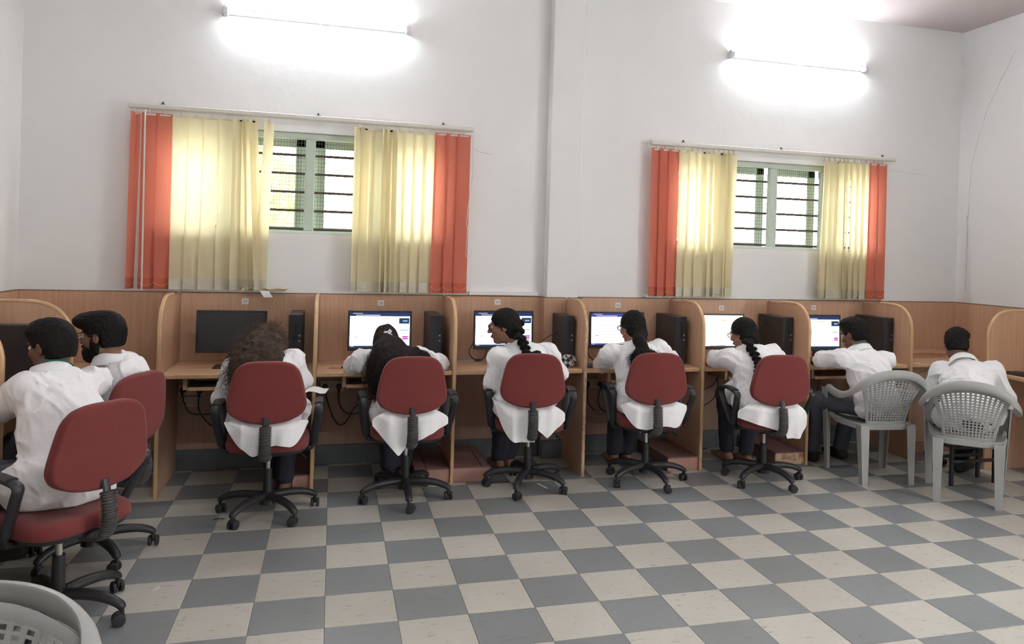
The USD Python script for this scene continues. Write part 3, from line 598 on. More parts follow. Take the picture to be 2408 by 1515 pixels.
plug('black plug with drooping cord at right in the desk 17 sockets', (-.881, 2.45, .561), [(-.882, 2.44, .445), (-.845, 2.44, .369), (-.76, 2.44, .298), (-.6, 2.45, .24)])
plug('dark plug with a long looping cord at left in the desk 16 sockets', (-.037, 2.45, .575), [(-.013, 2.43, .455), (.029, 2.43, .346), (.075, 2.43, .298), (.119, 2.43, .327), (.168, 2.43, .413), (.221, 2.43, .465), (.30, 2.44, .485)])
plug('black plug with a drooping cord at right in the desk 16 sockets', (.059, 2.45, .574), [(.065, 2.43, .453), (.109, 2.43, .39), (.178, 2.43, .379), (.299, 2.43, .41), (.42, 2.44, .46)])
plug('black plug with hanging cord at left in the desk 14 socket', (1.972, 2.45, .562), [(1.976, 2.44, .438), (1.999, 2.44, .387), (2.04, 2.45, .345)])
plug('black plug with hanging cord at right in the desk 14 socket', (2.080, 2.45, .556), [(2.062, 2.44, .436), (2.086, 2.44, .367), (2.134, 2.44, .339), (2.224, 2.45, .343)])
def cable(label, pts, r=.004, mat=CORD, extra=()): return obj('cable', [sweep(spline(pts, 40), r, 6)]+list(extra), mat, None, label=label, cat='cable')
cable('black monitor cable with a thick lump on desk 15', [(1.01, 2.24, .93), (.985, 2.2, .90), (.970, 2.2, .862), (.985, 2.2, .822), (1.035, 2.2, .790), (1.08, 2.2, .815), (1.103, 2.22, .870)], .0045, extra=[cyl((1.015, 2.2, .796), (1.055, 2.2, .797), .010, 8)])
cable('black monitor cable curving down at left of the monitor of desk 14', [(1.91, 2.24, .91), (1.885, 2.2, .88), (1.880, 2.2, .85), (1.896, 2.2, .815), (1.94, 2.2, .785), (1.99, 2.22, .771)], .0045)
cable('black cable hanging behind the tower of desk 13', [(3.50, 2.33, 1.07), (3.44, 2.33, 1.05), (3.411, 2.3, 1.02), (3.404, 2.3, .94), (3.41, 2.32, .80)], .006)
cable('black cable looping under desk 13, upper of two', [(3.20, 2.45, .62), (3.105, 2.42, .60), (3.067, 2.4, .555), (3.009, 2.4, .52), (2.90, 2.4, .49), (2.705, 2.42, .45)])
cable('black cable looping under desk 13, lower of two', [(3.105, 2.42, .60), (3.098, 2.4, .53), (3.085, 2.4, .473), (3.04, 2.4, .411), (2.937, 2.4, .364), (2.705, 2.42, .33)])
cable('thin dark cable hanging under desk 12', [(4.02, 2.3, .70), (3.992, 2.3, .545), (3.955, 2.3, .419), (3.986, 2.3, .347), (3.959, 2.3, .275), (3.85, 2.35, .23)], .003)
cable('thin black cable behind the tower of desk 15', [(1.645, 2.2, 1.0), (1.60, 2.2, .985), (1.56, 2.25, .95), (1.52, 2.3, .90)], .003)

# small things
t = thing('pouch', 'black and white checked pouch beside the tower of desk 15', 'pouch', (1.672, 2.02, ZT)); pm = sphere((0, 0, .045), (.062, .04, .05), 3); pm.vertices += (meshkit.noise(pm.vertices*28, 2)[:, None]-.5)*.016
pm.vertices[:, 2] = np.maximum(pm.vertices[:, 2], .0005)
obj('pouch_body', pm, usdkit.material(stage, LK+'checked_cloth', {'g': ('texture_coordinate', {}), 'm': ('mapping', {'rotation': (.3, .7, .5)}), 'c': ('checker_texture', {'scale': 38, 'color1': (.55, .55, .55), 'color2': (.03, .03, .035)}), 'p': ('principled_bsdf', {'roughness': .8})}, [('g.object', 'm.vector'), ('m.vector', 'c.vector'), ('c.color', 'p.base_color')], surface='p.BSDF'), t, True)
obj('drawstring', sweep(spline([(-.03, -.03, .085), (-.01, -.042, .07), (.02, -.042, .06), (.04, -.03, .04)], 12), .003, 5), INK, t)
t = thing('pencil_case', 'small purple pencil case on the front left of desk 14', 'pencil case', (1.845, 1.98, ZT)); obj('case', sweep([(-.05, 0, .02), (-.04, 0, .02), (.04, .0, .02), (.05, 0, .02)], [.012, .022, .022, .012], 12, .85), M('purple_cloth', (.16, .10, .20), .7, .3, noise=(60, .3)), t); obj('zip', sweep([(-.045, -.006, .038), (.045, -.006, .038)], .002, 5), STEEL, t)
t = thing('eraser_box', 'pink and green small box at the left front of desk 13', 'box', (2.815, 1.99, ZT), 8); obj('pink_end', box((-.05, -.03, 0), (.012, .03, .05), .012), M('pink_plastic', (.72, .10, .22), .5, .4), t); obj('green_end', box((.0125, -.032, 0), (.055, .032, .045), .004), M('lime_plastic', (.34, .42, .12), .5, .4), t)
t = thing('wooden_card', 'small brown card lying on desk 16 beside the divider', 'card', (.035, 2.09, ZT), -20); obj('card', box((-.05, -.03, 0), (.045, .03, .002)), M('brown_card', (.35, .19, .10), .6, .3), t, False)
t = thing('pen_cap', 'short black pen cap on desk 16 beside the brown card', 'pen cap', (.088, 2.075, ZT), -25); obj('cap', cyl((-.022, 0, .007), (.022, 0, .007), .0065, 10, .005), BLACK_GLOSS, t); obj('clip', box((-.018, -.001, .0125), (.012, .001, .0145)), BLACK, t)
t = thing('pink_notebook', 'pink covered notebook on the corner desktop at right', 'notebook', (4.66, 2.03, ZT), 10); obj('cover', box((-.07, -.05, 0), (.08, .05, .009), .002), M('pink_card', (.72, .32, .30), .6, .3), t, False); obj('pages', box((-.068, -.052, .0015), (.078, .048, .0075)), PAPER, t, False)
cg = np.array([[(-.155+.30*i/6+.012*math.sin(j*2.1+i), -.05+.085*j/4, .012+.03*abs(math.sin(i*1.7+j*1.1))) for j in range(5)] for i in range(7)])
t = thing('crumpled_paper', 'torn crumpled sheet of paper on the hutch below the left blind', 'paper', (-.47, 2.44, 1.252)); obj('sheet', sheet(cg, .001), M('old_paper', (.66, .58, .42), .8, .2), t, 20); obj('torn_flap', sheet(np.array([[(-.03+.06*i/2+.03*j/3, -.055-.01*j/3, .02-.045*j/3) for j in range(4)] for i in range(3)]), .001), PAPER, t, 20)
obj('paper_scrap', move(box((-.062, -.009, 0), (.062, .009, .0012)), (1.414, 1.71, .0012), rz=-72), PAPER, None, False, label='small white paper strip on the floor behind the middle chair', cat='paper scrap')
obj('floor_scrap', move(sweep(spline([(-.03, 0, .002), (0, .006, .004), (.03, .001, .003)], 8), [.003]*0 or .004, 5, .5), (-.602, 1.429, 0)), INK, None, label='tiny dark scrap on the floor left of the chair at desk 17', cat='scrap')
obj('floor_scrap', move(sweep(spline([(-.012, -.012, .0015), (.004, 0, .003), (.008, .018, .0015)], 8), .0018, 5), (-.749, .534, 0)), PAPER, None, label='tiny curved white scrap on the floor right of the nearest chair', cat='scrap')
t = thing('footrest', 'low black metal footrest frame under the hunched person in the right corner', 'footrest')
for x in (4.343, 4.728):
    for y in (1.21, 1.36): obj('leg', sweep([(x, y, 0), (x, y, .29)], .016, 8), BLACK, t)
for z, y in ((.27, 1.21), (.17, 1.21), (.27, 1.36), (.17, 1.36)): obj('rung', cyl((4.343, y, z), (4.728, y, z), .011 if z > .2 else .013, 8), BLACK, t)
for x in (4.343, 4.728): obj('side_rail', cyl((x, 1.21, .28), (x, 1.36, .28), .012, 8), BLACK, t)

# ================================================================== chairs
_hb = [(0, .18), (.05, .18), (.10, .174), (.14, .158), (.172, .122), (.19, .07), (.205, 0), (.214, -.055), (.211, -.09), (.193, -.122), (.15, -.150), (.09, -.170), (0, -.18)]
_ol = spline(_hb+[(-x, z) for x, z in _hb[-2:0:-1]], 96, closed=True)
def back_mesh():
    m = pillow(_ol[::-1], [(.016, -.030), (.004, -.026), (0, -.012), (0, .008), (.006, .022), (.03, .031), (.11, .036)])
    v = m.vertices.copy(); x, z, t = v[:, 0].copy(), v[:, 1].copy(), v[:, 2].copy()       # t: towards the sitter
    y = t+.9*x**2*.55-.10*z; m.vertices = np.c_[x, y, z]
    if m.volume < 0: m.invert()
    return move(m, (0, -.245, .765))
BACK = back_mesh()
_so = [(x*.232, y*.222) for x, y in [(math.copysign(abs(math.cos(a))**.55, math.cos(a)), math.copysign(abs(math.sin(a))**.6, math.sin(a))) for a in np.arange(64)/64*2*math.pi]]
SEAT = move(pillow(_so, [(.012, -.035), (.002, -.028), (0, -.005), (.006, .015), (.02, .026), (.08, .032)]), (0, 0, .452)); SHELL = move(pillow(_so, [(.05, -.03), (.02, -.026), (.012, -.006), (.012, 0)]), (0, 0, .425))
_jp = spline([(0, -.06, .392), (0, -.17, .388), (0, -.262, .415), (0, -.290, .47), (0, -.282, .55), (0, -.262, .63)], 60)
_s = np.linspace(0, 1, len(_jp))
_bp = spline([(0, -.13, .388), (0, -.20, .388), (0, -.27, .41), (0, -.293, .46), (0, -.290, .52), (0, -.278, .582)], 140)
BEL = sweep(_bp, [(.034 if i % 5 in (0, 1, 2) else .0285) for i in range(len(_bp))], 14, .68, up=V(1, 0, 0), prof=[(.68*math.sin(a), math.cos(a)) for a in np.arange(14)/14*2*math.pi])
def arm_mesh(s):
    yz = spline([(-.03, .425), (.045, .50), (.10, .575), (.122, .632), (.075, .668), (-.02, .674), (-.11, .668), (-.158, .648), (-.125, .575), (-.075, .485)], 60, closed=True)
    P = np.array([(s*(.252+.028*min(1, max(0, (z-.42)/.2))), y, z) for y, z in yz])
    return sweep(P, .0125, 12, up=V(1, 0, 0), closed=True, prof=[(math.sin(a), 1.95*math.cos(a)) for a in np.arange(12)/12*2*math.pi])
def task_chair(label, x, y, rz, star):
    t = thing('task_chair', label, 'office chair', (x, y, 0), rz, group=None)
    obj('backrest', BACK, RED, t, 50); obj('seat', SEAT, RED, t, 50); obj('seat_shell', SHELL, BLACK, t)
    obj('back_bar', sweep(_jp, .018, 8, .5), BLACK, t); obj('bellows', BEL, BELLOWS, t, 50)
    obj('mechanism', [box((-.07, -.13, .372), (.07, .10, .400), .008), cyl((0, 0, .345), (0, 0, .39), .03, 12)], BLACK, t)
    lv = obj('lever', sweep([(.05, .02, .378), (.16, .0, .374), (.20, -.03, .350)], .004, 6), STEEL, t); obj('lever_knob', sweep([(.185, -.022, .357), (.215, -.042, .335)], [.009, .007], 8), BLACK, lv)
    for s in (-1, 1):
        a = obj('armrest', [arm_mesh(s), sweep([(s*.254, -.03, .43), (s*.245, -.03, .40), (s*.12, -.03, .392)], .017, 8, 1.6)], BLACK, t, 50)
        obj('arm_pad', sweep(spline([(s*.28, .085, .670), (s*.28, -.02, .684), (s*.28, -.12, .676)], 14), [.018]+[.027]*13 if False else .026, 10, up=V(0, 0, 1), prof=[(math.cos(q), .38*math.sin(q)) for q in np.arange(10)/10*2*math.pi]), BLACK, a)
    obj('gas_lift', cyl((0, 0, .26), (0, 0, .36), .0135, 12), STEEL, t); obj('column_sleeve', cyl((0, 0, .10), (0, 0, .275), .027, 16, .024), BLACK, t)
    obj('hub', [cyl((0, 0, .065), (0, 0, .135), .045, 16, .036)], BLACK, t)
    for k in range(5):
        a = math.radians(star+72*k-rz); c, s_ = math.cos(a), math.sin(a)
        pts = spline([(.02*c, .02*s_, .112), (.12*c, .12*s_, .117), (.21*c, .21*s_, .108), (.272*c, .272*s_, .086), (.284*c, .284*s_, .068)], 22)
        obj('base_leg', sweep(pts, np.interp(np.linspace(0, 1, len(pts)), [0, .5, .9, 1], [.029, .024, .019, .016]), 10, .85), BLACK, t, 50)
        w = a+math.radians(70+37*k); wc, ws = math.cos(w), math.sin(w); ox, oy = .284*c+.012*wc, .284*s_+.012*ws
        cs = obj('caster', [cyl((.284*c, .284*s_, .04), (.284*c, .284*s_, .07), .009, 8), move(sphere((0, 0, 0), (.022, .010, .020), 2), (ox, oy, .040), rz=math.degrees(w))], BLACK, t, 50)
        for q in (-1, 1):
            px, py = ox-ws*q*.0165, oy+wc*q*.0165; ax = V(-ws, wc, 0)*.0085
            obj('wheel', sweep([V(px, py, .0265)-ax, V(px, py, .0265)-ax*.6, V(px, py, .0265)+ax*.6, V(px, py, .0265)+ax], [.022, .0262, .0262, .022], 16), RUBBER, cs, 40)
    return t
task_chair('red office chair with black armrests at desk 17', -.345, 1.47, 0, 18)
task_chair('red office chair with black armrests at desk 16', .475, 1.625, 2, -90)
task_chair('red office chair with black armrests at desk 15', 1.305, 1.71, -9, -119)
task_chair('red office chair with black armrests at desk 14', 2.165, 1.70, -8, -83)
task_chair('red office chair with black armrests at desk 13', 3.015, 1.55, -6, -79)
task_chair('red office chair nearest the viewer at left, under the person with a green lanyard', -1.08, .30, 52, -20+72)
task_chair('red office chair at left, turned sideways under the person in profile', -1.145, .985, 67, -16+36)

def plastic_chair(label, x, y, rz):
    t = thing('plastic_chair', label, 'plastic chair', (x, y, 0), rz)
    def S(u, v): return V(u*(.148+.085*max(v, 0)**1.3), -.185-.105*v+.055*u*u*(.4+.6*v), .425+.375*v-.075*u*u*v*v)
    def patch(u0, u1, v0, v1, nu, nv): return sheet(np.array([[S(u, v) for v in np.linspace(v0, v1, nv)] for u in np.linspace(u0, u1, nu)]), .005)
    bars = []
    for i in range(15): c = -.93+1.86*i/14; bars.append(patch(c-.03, c+.03, .05, .93, 2, 9))
    for j in range(17): c = .07+.83*j/16; bars.append(patch(-.96, .96, c-.009, c+.009, 9, 2))
    obj('back_lattice', bars, PLASTIC, t, 30)
    for a in ((-1.03, -.90, 0, 1, 3, 10), (.90, 1.03, 0, 1, 3, 10), (-1, 1, -.02, .065, 11, 3), (-1, 1, .90, 1.0, 11, 3)): obj('back_border', patch(*a), PLASTIC, t, True)
    hp = [(.240, .215, .632), (.262, .10, .620), (.278, -.03, .620), (.284, -.13, .642), (.268, -.21, .688), (.222, -.270, .745), (.125, -.303, .795), (0, -.312, .812)]
    P = spline(hp+[(-a, b, c) for a, b, c in hp[-2::-1]], 70); n = len(P)
    rims = []; pr = [(math.cos(q), .44*math.sin(q)-.35*math.cos(q)**2+.15) for q in np.arange(12)/12*2*math.pi]
    ups = []
    for p in P:
        f = min(1, max(0, (p[2]-.63)/.15)); ups.append(V(math.copysign(.8*(1-f)*min(1, abs(p[0])/.2), p[0]), -.95*f, .85-.4*f))
    T = np.gradient(P, axis=0); T /= np.linalg.norm(T, axis=1, keepdims=True); rings = []
    for i in range(n):
        s_ = np.cross(T[i], ups[i]); s_ /= np.linalg.norm(s_); nn = np.cross(s_, T[i]); r = .033 if 6 < i < n-7 else .030
        rings.append(P[i]+r*(np.array(pr)[:, :1]*s_+np.array(pr)[:, 1:]*nn))
    v = np.vstack(rings+[P[:1], P[-1:]]); k = len(pr); f = []; j = np.arange(k); j2 = (j+1) % k
    for i in range(n-1): f += [np.c_[i*k+j, (i+1)*k+j, (i+1)*k+j2], np.c_[i*k+j, (i+1)*k+j2, i*k+j2]]
    f += [np.c_[np.full(k, n*k), j, j2], np.c_[np.full(k, n*k+1), (n-1)*k+j2, (n-1)*k+j]]
    m = trimesh.Trimesh(v, np.vstack(f), process=False)
    if m.volume < 0: m.invert()
    obj('arm_and_top_rim', m, PLASTIC, t, 60)
    so = [(x*.225*(1 if y < 0 else 1.06), y*.205+.01) for x, y in [(math.copysign(abs(math.cos(a))**.5, math.cos(a)), math.copysign(abs(math.sin(a))**.5, math.sin(a))) for a in np.arange(48)/48*2*math.pi]]
    obj('seat', [move(pillow(so, [(.006, -.045), (.0, -.04), (0, -.004), (.006, 0), (.05, -.006), (.12, -.012)]), (0, 0, .432))], PLASTIC, t, 40)
    Lp = [(-1, -1), (1, -1), (1, -.72), (-.72, -.72), (-.72, 1), (-1, 1)]
    for s in (-1, 1):
        def L(a, b, r0, r1, fl):
            zz = np.linspace(0, 1, 8); P = [V(*a)+(V(*b)-V(*a))*q for q in zz]; r = [r0+(r1-r0)*q for q in zz]
            out = []
            for p, q in zip(P, r): out.append([p+V(sx*q*s, sy*q*fl, 0) for sx, sy in [(1, 1), (-1, 1), (-1, .7), (.7, .7), (.7, -1), (1, -1)]])
            v = np.array(out).reshape(-1, 3); k = 6; f = []; j = np.arange(k); j2 = (j+1) % k
            for i in range(7): f += [np.c_[i*k+j, (i+1)*k+j, (i+1)*k+j2], np.c_[i*k+j, (i+1)*k+j2, i*k+j2]]
            for o in (0, 42): f += [np.array([[o, o+1, o+2], [o, o+2, o+3], [o, o+3, o+4], [o, o+4, o+5]])]
            m = trimesh.Trimesh(v, np.vstack(f), process=False); trimesh.repair.fix_normals(m)
            return m
        obj('front_leg', L((s*.242, .205, .628), (s*.225, .205, 0), .036, .020, 1), PLASTIC, t, 30)
        obj('back_leg', L((s*.180, -.175, .425), (s*.180, -.205, 0), .034, .021, -1), PLASTIC, t, 30)
        obj('side_rail', sweep(spline([(s*.235, .19, .43), (s*.215, .08, .41), (s*.20, -.05, .405), (s*.185, -.17, .41)], 14), .016, 8, 1.4), PLASTIC, t, 40)
    return t
plastic_chair('grey plastic armchair with lattice back at desk 12', 3.905, 1.52, -7)
plastic_chair('grey plastic armchair with lattice back at far right, under the person at the corner', 4.24, .974, -42)
plastic_chair('grey plastic armchair with lattice back cut off at the bottom left', -.755, -1.66, 180)

# ================================================================== people
nrm = lambda a: V(*a)/np.linalg.norm(a)
def frame(F, up=(0, 0, 1)):
    f = nrm(F); r = nrm(np.cross(f, V(*up))); return r, f, np.cross(r, f)
def add_hand(s, w, d, n, side, hold=.0):                # palm and five curled fingers; d: pointing, n: back of the hand, side: -1 left hand, 1 right hand
    d = nrm(d); n = nrm(V(*n)-d*(d@V(*n))); t = np.cross(d, n)*side        # t: towards the little finger
    p = lambda a, b, c: V(*w)+d*a+t*b+n*c
    s.ell(p(.055, 0, 0), (.047, .040, .015), .012, np.array([d, t, n]))
    s.cone(V(*w), p(.03, 0, 0), .024, .022, .012)
    for k, (b, L) in enumerate(((-.030, .068), (-.010, .078), (.010, .072), (.029, .056))):
        c = .35+hold; a0 = p(.085, b, -.002); a1 = a0+(d*math.cos(c)-n*math.sin(c))*L*.45; a2 = a1+(d*math.cos(2.0*c)-n*math.sin(2.0*c))*L*.32; a3 = a2+(d*math.cos(2.6*c)-n*math.sin(2.6*c))*L*.23
        s.chain([a0, a1, a2, a3], [.0092, .0086, .008, .0068], .004)
    a0 = p(.022, -.032, -.004); a1 = a0+nrm(d*.75-t*.62-n*.2)*.038; a2 = a1+nrm(d*.95-t*.2-n*.25)*.030
    s.chain([p(.015, -.012, 0), a0, a1, a2], [.015, .0125, .0105, .0085], .006)
def add_head(s, c, F, up, k=1.0):
    r, f, u = frame(F, up); A = np.array([r, f, u]); q = lambda x, y, z: V(*c)+(r*x+f*y+u*z)*k; e = lambda p, rad, kk, sub=False: s.ell(q(*p), V(*rad)*k, kk, A, sub)
    e((0, -.012, .035), (.073, .093, .083), .02); e((0, .026, -.034), (.056, .066, .084), .03); e((0, .066, -.096), (.022, .022, .018), .025)
    for x in (-1, 1):
        e((x*.036, .060, -.018), (.026, .028, .024), .02); e((x*.052, .012, -.060), (.016, .035, .028), .02)
    e((0, .084, .030), (.048, .014, .011), .015)
    for x in (-1, 1): e((x*.031, .101, .010), (.017, .014, .012), .012, True)
    s.cone(q(0, .090, .014), q(0, .113, -.022), .0085*k, .0125*k, .010)
    for x in (-1, 1): e((x*.012, .102, -.026), (.008, .010, .008), .006)
    e((0, .090, -.052), (.023, .012, .007), .006); e((0, .087, -.066), (.020, .012, .008), .006); e((0, .104, -.0585), (.02, .006, .0018), .003, True)
    for x in (-1, 1): e((x*.074, -.006, -.004), (.009, .018, .030), .006); e((x*.081, -.002, .000), (.005, .009, .016), .004, True)
    return q, A
def crease(seed, amp=.006, scale=(11, 11, 5), axis=None):
    def fn(p):
        a = p*V(*scale)
        if axis is not None: a = a+np.sin(p@V(*axis))[:, None]*.6
        n1 = meshkit.noise(a, seed); n2 = meshkit.noise(a*2.3+5, seed+3)
        return amp*((1-np.abs(2*n1-1))**3*1.3-.5)+amp*.5*((1-np.abs(2*n2-1))**2-.4)
    return fn
def person(label, D):
    """Builds one seated figure from its joints (metres, world)."""
    g = lambda k: V(*D[k]); pel, neck, head, shL, shR = g('pel'), g('neck'), g('head'), g('shL'), g('shR')
    t = thing('person', label, 'person', (0, 0, 0))
    S = nrm(neck-pel); R = nrm((shR-shL)-S*((shR-shL)@S)); Fw = np.cross(S, R); A = np.array([R, Fw, S])
    male = D.get('male', False); k = D.get('hs', .96 if not male else 1.0)
    mid = (shL+shR)/2; chest = pel*.36+mid*.64-Fw*.015; waist = pel*.68+mid*.32-Fw*D.get('hunch', .0)
    pts = np.array([D[x] for x in ('pel', 'neck', 'head', 'shL', 'shR', 'elL', 'elR', 'wrL', 'wrR', 'knL', 'knR', 'anL', 'anR')], float)
    lo, hi = pts.min(0)-.22, pts.max(0)+.22; lo[2] = -.01
    b = Solid(lo, hi, .0058)
    b.ell(pel, (.160, .115, .11), .04, A).ell(waist, (.135, .095, .15), .05, A).ell(chest, (.155, .105, .165), .05, A)
    b.cone(shL, shR, .052, .052, .05).cone(mid-S*.01, neck, .062, .055, .04)
    skb = head-frame(D['F'], D.get('U', (0, 0, 1)))[1]*.022*k-frame(D['F'], D.get('U', (0, 0, 1)))[2]*.05*k
    b.cone(neck, skb, .056 if male else .049, .052 if male else .046, .03)
    q, HA = add_head(b, head, D['F'], D.get('U', (0, 0, 1)), k)
    for sd, sh in ((-1, 'L'), (1, 'R')):
        s_, e_, w_ = g('sh'+sh), g('el'+sh), g('wr'+sh)
        b.cone(s_, e_, .046, .037, .03).cone(e_, w_, .037, .026, .02)
        hd = D.get('hd'+sh) or tuple(w_-e_); add_hand(b, w_, hd, D.get('hn'+sh, (0, 0, 1)), sd, D.get('hold', .12))
        kn, an = g('kn'+sh), g('an'+sh); hp = pel+R*sd*.085-S*.02
        b.cone(hp, kn, .078, .055, .03).cone(kn, an, .053, .034, .03)
        td = nrm(D.get('toe', tuple(Fw*V(1, 1, 0)))); heel = an+V(0, 0, -.05)-td*.03
        b.cone(heel, an+V(0, 0, -.055)+td*.10, .034, .032, .025).cone(an, an+V(0, 0, -.05)+td*.05, .034, .03, .025).ell(an+V(0, 0, -.062)+td*.15, (.042, .05, .02), .02, np.array([np.cross(td, V(0, 0, 1)), td, V(0, 0, 1)]))
    b.cut((0, 0, .004), (0, 0, -1))
    body = obj('body', b.mesh(), SKIN[D.get('skin', 1)], t, True)
    # eyes
    for x in (-1, 1):
        ey = obj('eye', sphere(q(x*.031, .0825, .010), .0125*k, 2), EYEW, t, True); obj('iris', sphere(q(x*.031, .0895, .010), .0072*k, 2), INK, ey, True)
    obj('lips', sphere((0, 0, 0), 1, 2).apply_transform(np.vstack([np.c_[HA.T*V(.022, .009, .0075)*k, q(0, .097, -.0585)], [0, 0, 0, 1]])), LIPC, t, True)
    # trousers
    if not D.get('notrousers'):
        tr_ = Solid(lo, hi, .009); tr_.ell(pel-S*.05, (.150, .105, .075), .04, A)
        for sd, sh in ((-1, 'L'), (1, 'R')):
            hp = pel+R*sd*.085-S*.02; kn, an = g('kn'+sh), g('an'+sh); tr_.cone(hp-S*.01, kn, .082, .068, .03).cone(kn, an+V(0, 0, .02), .066, .054, .03)
        tr_.rough(crease(D.get('seed', 1)+9, .006)).cut((0, 0, .05), (0, 0, -1))
        obj('trousers', tr_.mesh(), D.get('tmat', TROUS), t, True)
    if male:
        for sh in 'LR':
            an = g('an'+sh); td = nrm(D.get('toe', tuple(Fw*V(1, 1, 0)))); h_ = an+V(0, 0, -.05)-td*.03; so = Solid(an-V(.26, .26, .1), an+V(.26, .26, .06), .006)
            so.cone(h_, an+V(0, 0, -.055)+td*.10, .041, .039, .025).cone(an+V(0, 0, -.01), an+V(0, 0, -.05)+td*.05, .043, .038, .025).ell(an+V(0, 0, -.060)+td*.155, (.050, .060, .028), .02, np.array([np.cross(td, V(0, 0, 1)), td, V(0, 0, 1)])); so.cut((0, 0, .001), (0, 0, -1)).cut(an+V(0, 0, -.005), (0, 0, 1))
            obj('shoe', so.mesh(), SHOE, t, True)
    # coat or shirt
    c = Solid(lo, hi, .0072); wd = D.get('wide', 1.0); full = V(1, 1, 1)
    c.ell(waist, (.160*wd, .122, .18), .05, A).ell(chest, (.178*wd, .130, .175), .06, A).cone(shL-S*.01, shR-S*.01, .061, .061, .05).cone(mid+S*.0, neck-S*.008, .080, .064, .05)
    hipw = D.get('hipw', .19); c.ell(pel+V(0, 0, D.get('hipz', 0)), (hipw, D.get('hipd', .150), .125), .05, A)
    if D.get('hump'): c.ell(g('hump'), (.10, .10, .12), .08)
    if D.get('skirt'):
        for sh in 'LR': c.cone(pel+R*(-1 if sh == 'L' else 1)*.09, g('kn'+sh)*.75+pel*.25+V(0, 0, .012), .112, .095, .05)
    for sd, sh in ((-1, 'L'), (1, 'R')):
        s_, e_, w_ = g('sh'+sh), g('el'+sh), g('wr'+sh); sl = D.get('sleeve', 1.0)
        c.cone(s_, e_, .063, .057, .04)
        if sl > 0:
            c.cone(e_, e_+(w_-e_)*sl, .056, .046 if sl > .6 else .056, .03)
    zc = D.get('cutz')
    c.rough(crease(D.get('seed', 1), D.get('amp', .0105), D.get('cs', (11, 11, 6.5)), D.get('ca', (20, 9, 14))), .035)
    if zc: c.cut((0, 0, zc), (0, 0, -1))
    cm = c.mesh(); co = obj(D.get('coatname', 'lab_coat'), cm, SHIRT2 if male else SHIRT, t, True)
    # collar
    ax = nrm(S*.6+(head-neck)/np.linalg.norm(head-neck)*.5); r1 = nrm(np.cross(Fw, ax)); f1 = np.cross(ax, r1)
    a = np.linspace(.15, 2*math.pi-.15, 41)-math.pi/2+math.pi; cr = D.get('collar', .066)
    a = np.linspace(math.radians(100), math.radians(440), 41)
    P = np.array([[neck+r1*math.cos(x)*(cr+o)*1.05+f1*math.sin(x)*(cr+o)+ax*(z+.004*math.sin(3*x)) for o, z in ((-.004, .014), (.004, .028), (.014, .022), (.024, -.006), (.030, -.030))] for x in a])
    obj('collar', sheet(P, .004), SHIRT2 if male else SHIRT, co, 50)
    if D.get('lanyard'):
        obj('lanyard', sheet(np.array([[neck+r1*math.cos(x)*(cr+o)*1.05+f1*math.sin(x)*(cr+o)+ax*z for o, z in ((.006, .031), (.014, .0285), (.0195, .020))] for x in np.linspace(math.radians(205), math.radians(335), 20)])+ax*.004, .002), GREEN, t, 50)
    def lay(x, y, z, o=.02):                            # the point of the coat's back seen there, o in front of the cloth
        p = V(x, y, z)
        for _ in range(4):
            near = cm.vertices[(np.abs(cm.vertices[:, 0]-p[0]) < .02) & (np.abs(cm.vertices[:, 2]-p[2]) < .02)]
            if not len(near): return V(x, y, z)
            p = CAM+(p-CAM)*((near[:, 1].min()-o-CAM[1])/(p[1]-CAM[1]))
        return p
    person.lay = lay
    return t, q, HA, A, co
def hair_cap(c, HA, k, back=.0, low=-.05, side=1.0, h=.0055, ext=None, fr=.055, amp=.004, sc=60, seed=1, mat=HAIR, parent=None, band=.03, name='hair', top=(1, 1, 1)):
    r, f, u = HA; q = lambda x, y, z: V(*c)+(r*x+f*y+u*z)*k
    lo = np.minimum.reduce([V(*c)-.17*k]+[V(*e[0])-e[1]-.05 for e in (ext or [])]); hi = np.maximum.reduce([V(*c)+.17*k]+[V(*e[0])+e[1]+.05 for e in (ext or [])])
    s = Solid(lo, hi, h); s.ell(q(0, -.014, .040), V(.083*side, .104+back, .092)*k*V(*top), .02, HA).ell(q(0, -.040, -.01), V(.078*side, .070+back, .085)*k, .03, HA)
    # clear the face, below the ears and the nape
    s.ell(q(0, .125, -.045), V(.105, .095, .105)*k, .015, HA, True)
    sl, p = s._sub(s.lo, s.lo+s.n*s.h); d = ((p-V(*c).astype(np.float32))@u.astype(np.float32)); yy = ((p-V(*c).astype(np.float32))@f.astype(np.float32))
    s.F = np.maximum(s.F, (low*k-d)).astype(np.float32); s.F = np.maximum(s.F, np.minimum(yy-.02*k, (.005*k-d))).astype(np.float32)
    return s, q
def finish_hair(s, parent, mat, amp, sc, seed, name='hair', streak=(1, 1, 1)):
    s.rough(lambda p: amp*(meshkit.fbm(p*sc*V(*streak), 3, seed)-.5)*2, .05); return obj(name, s.mesh(), mat, parent, True)
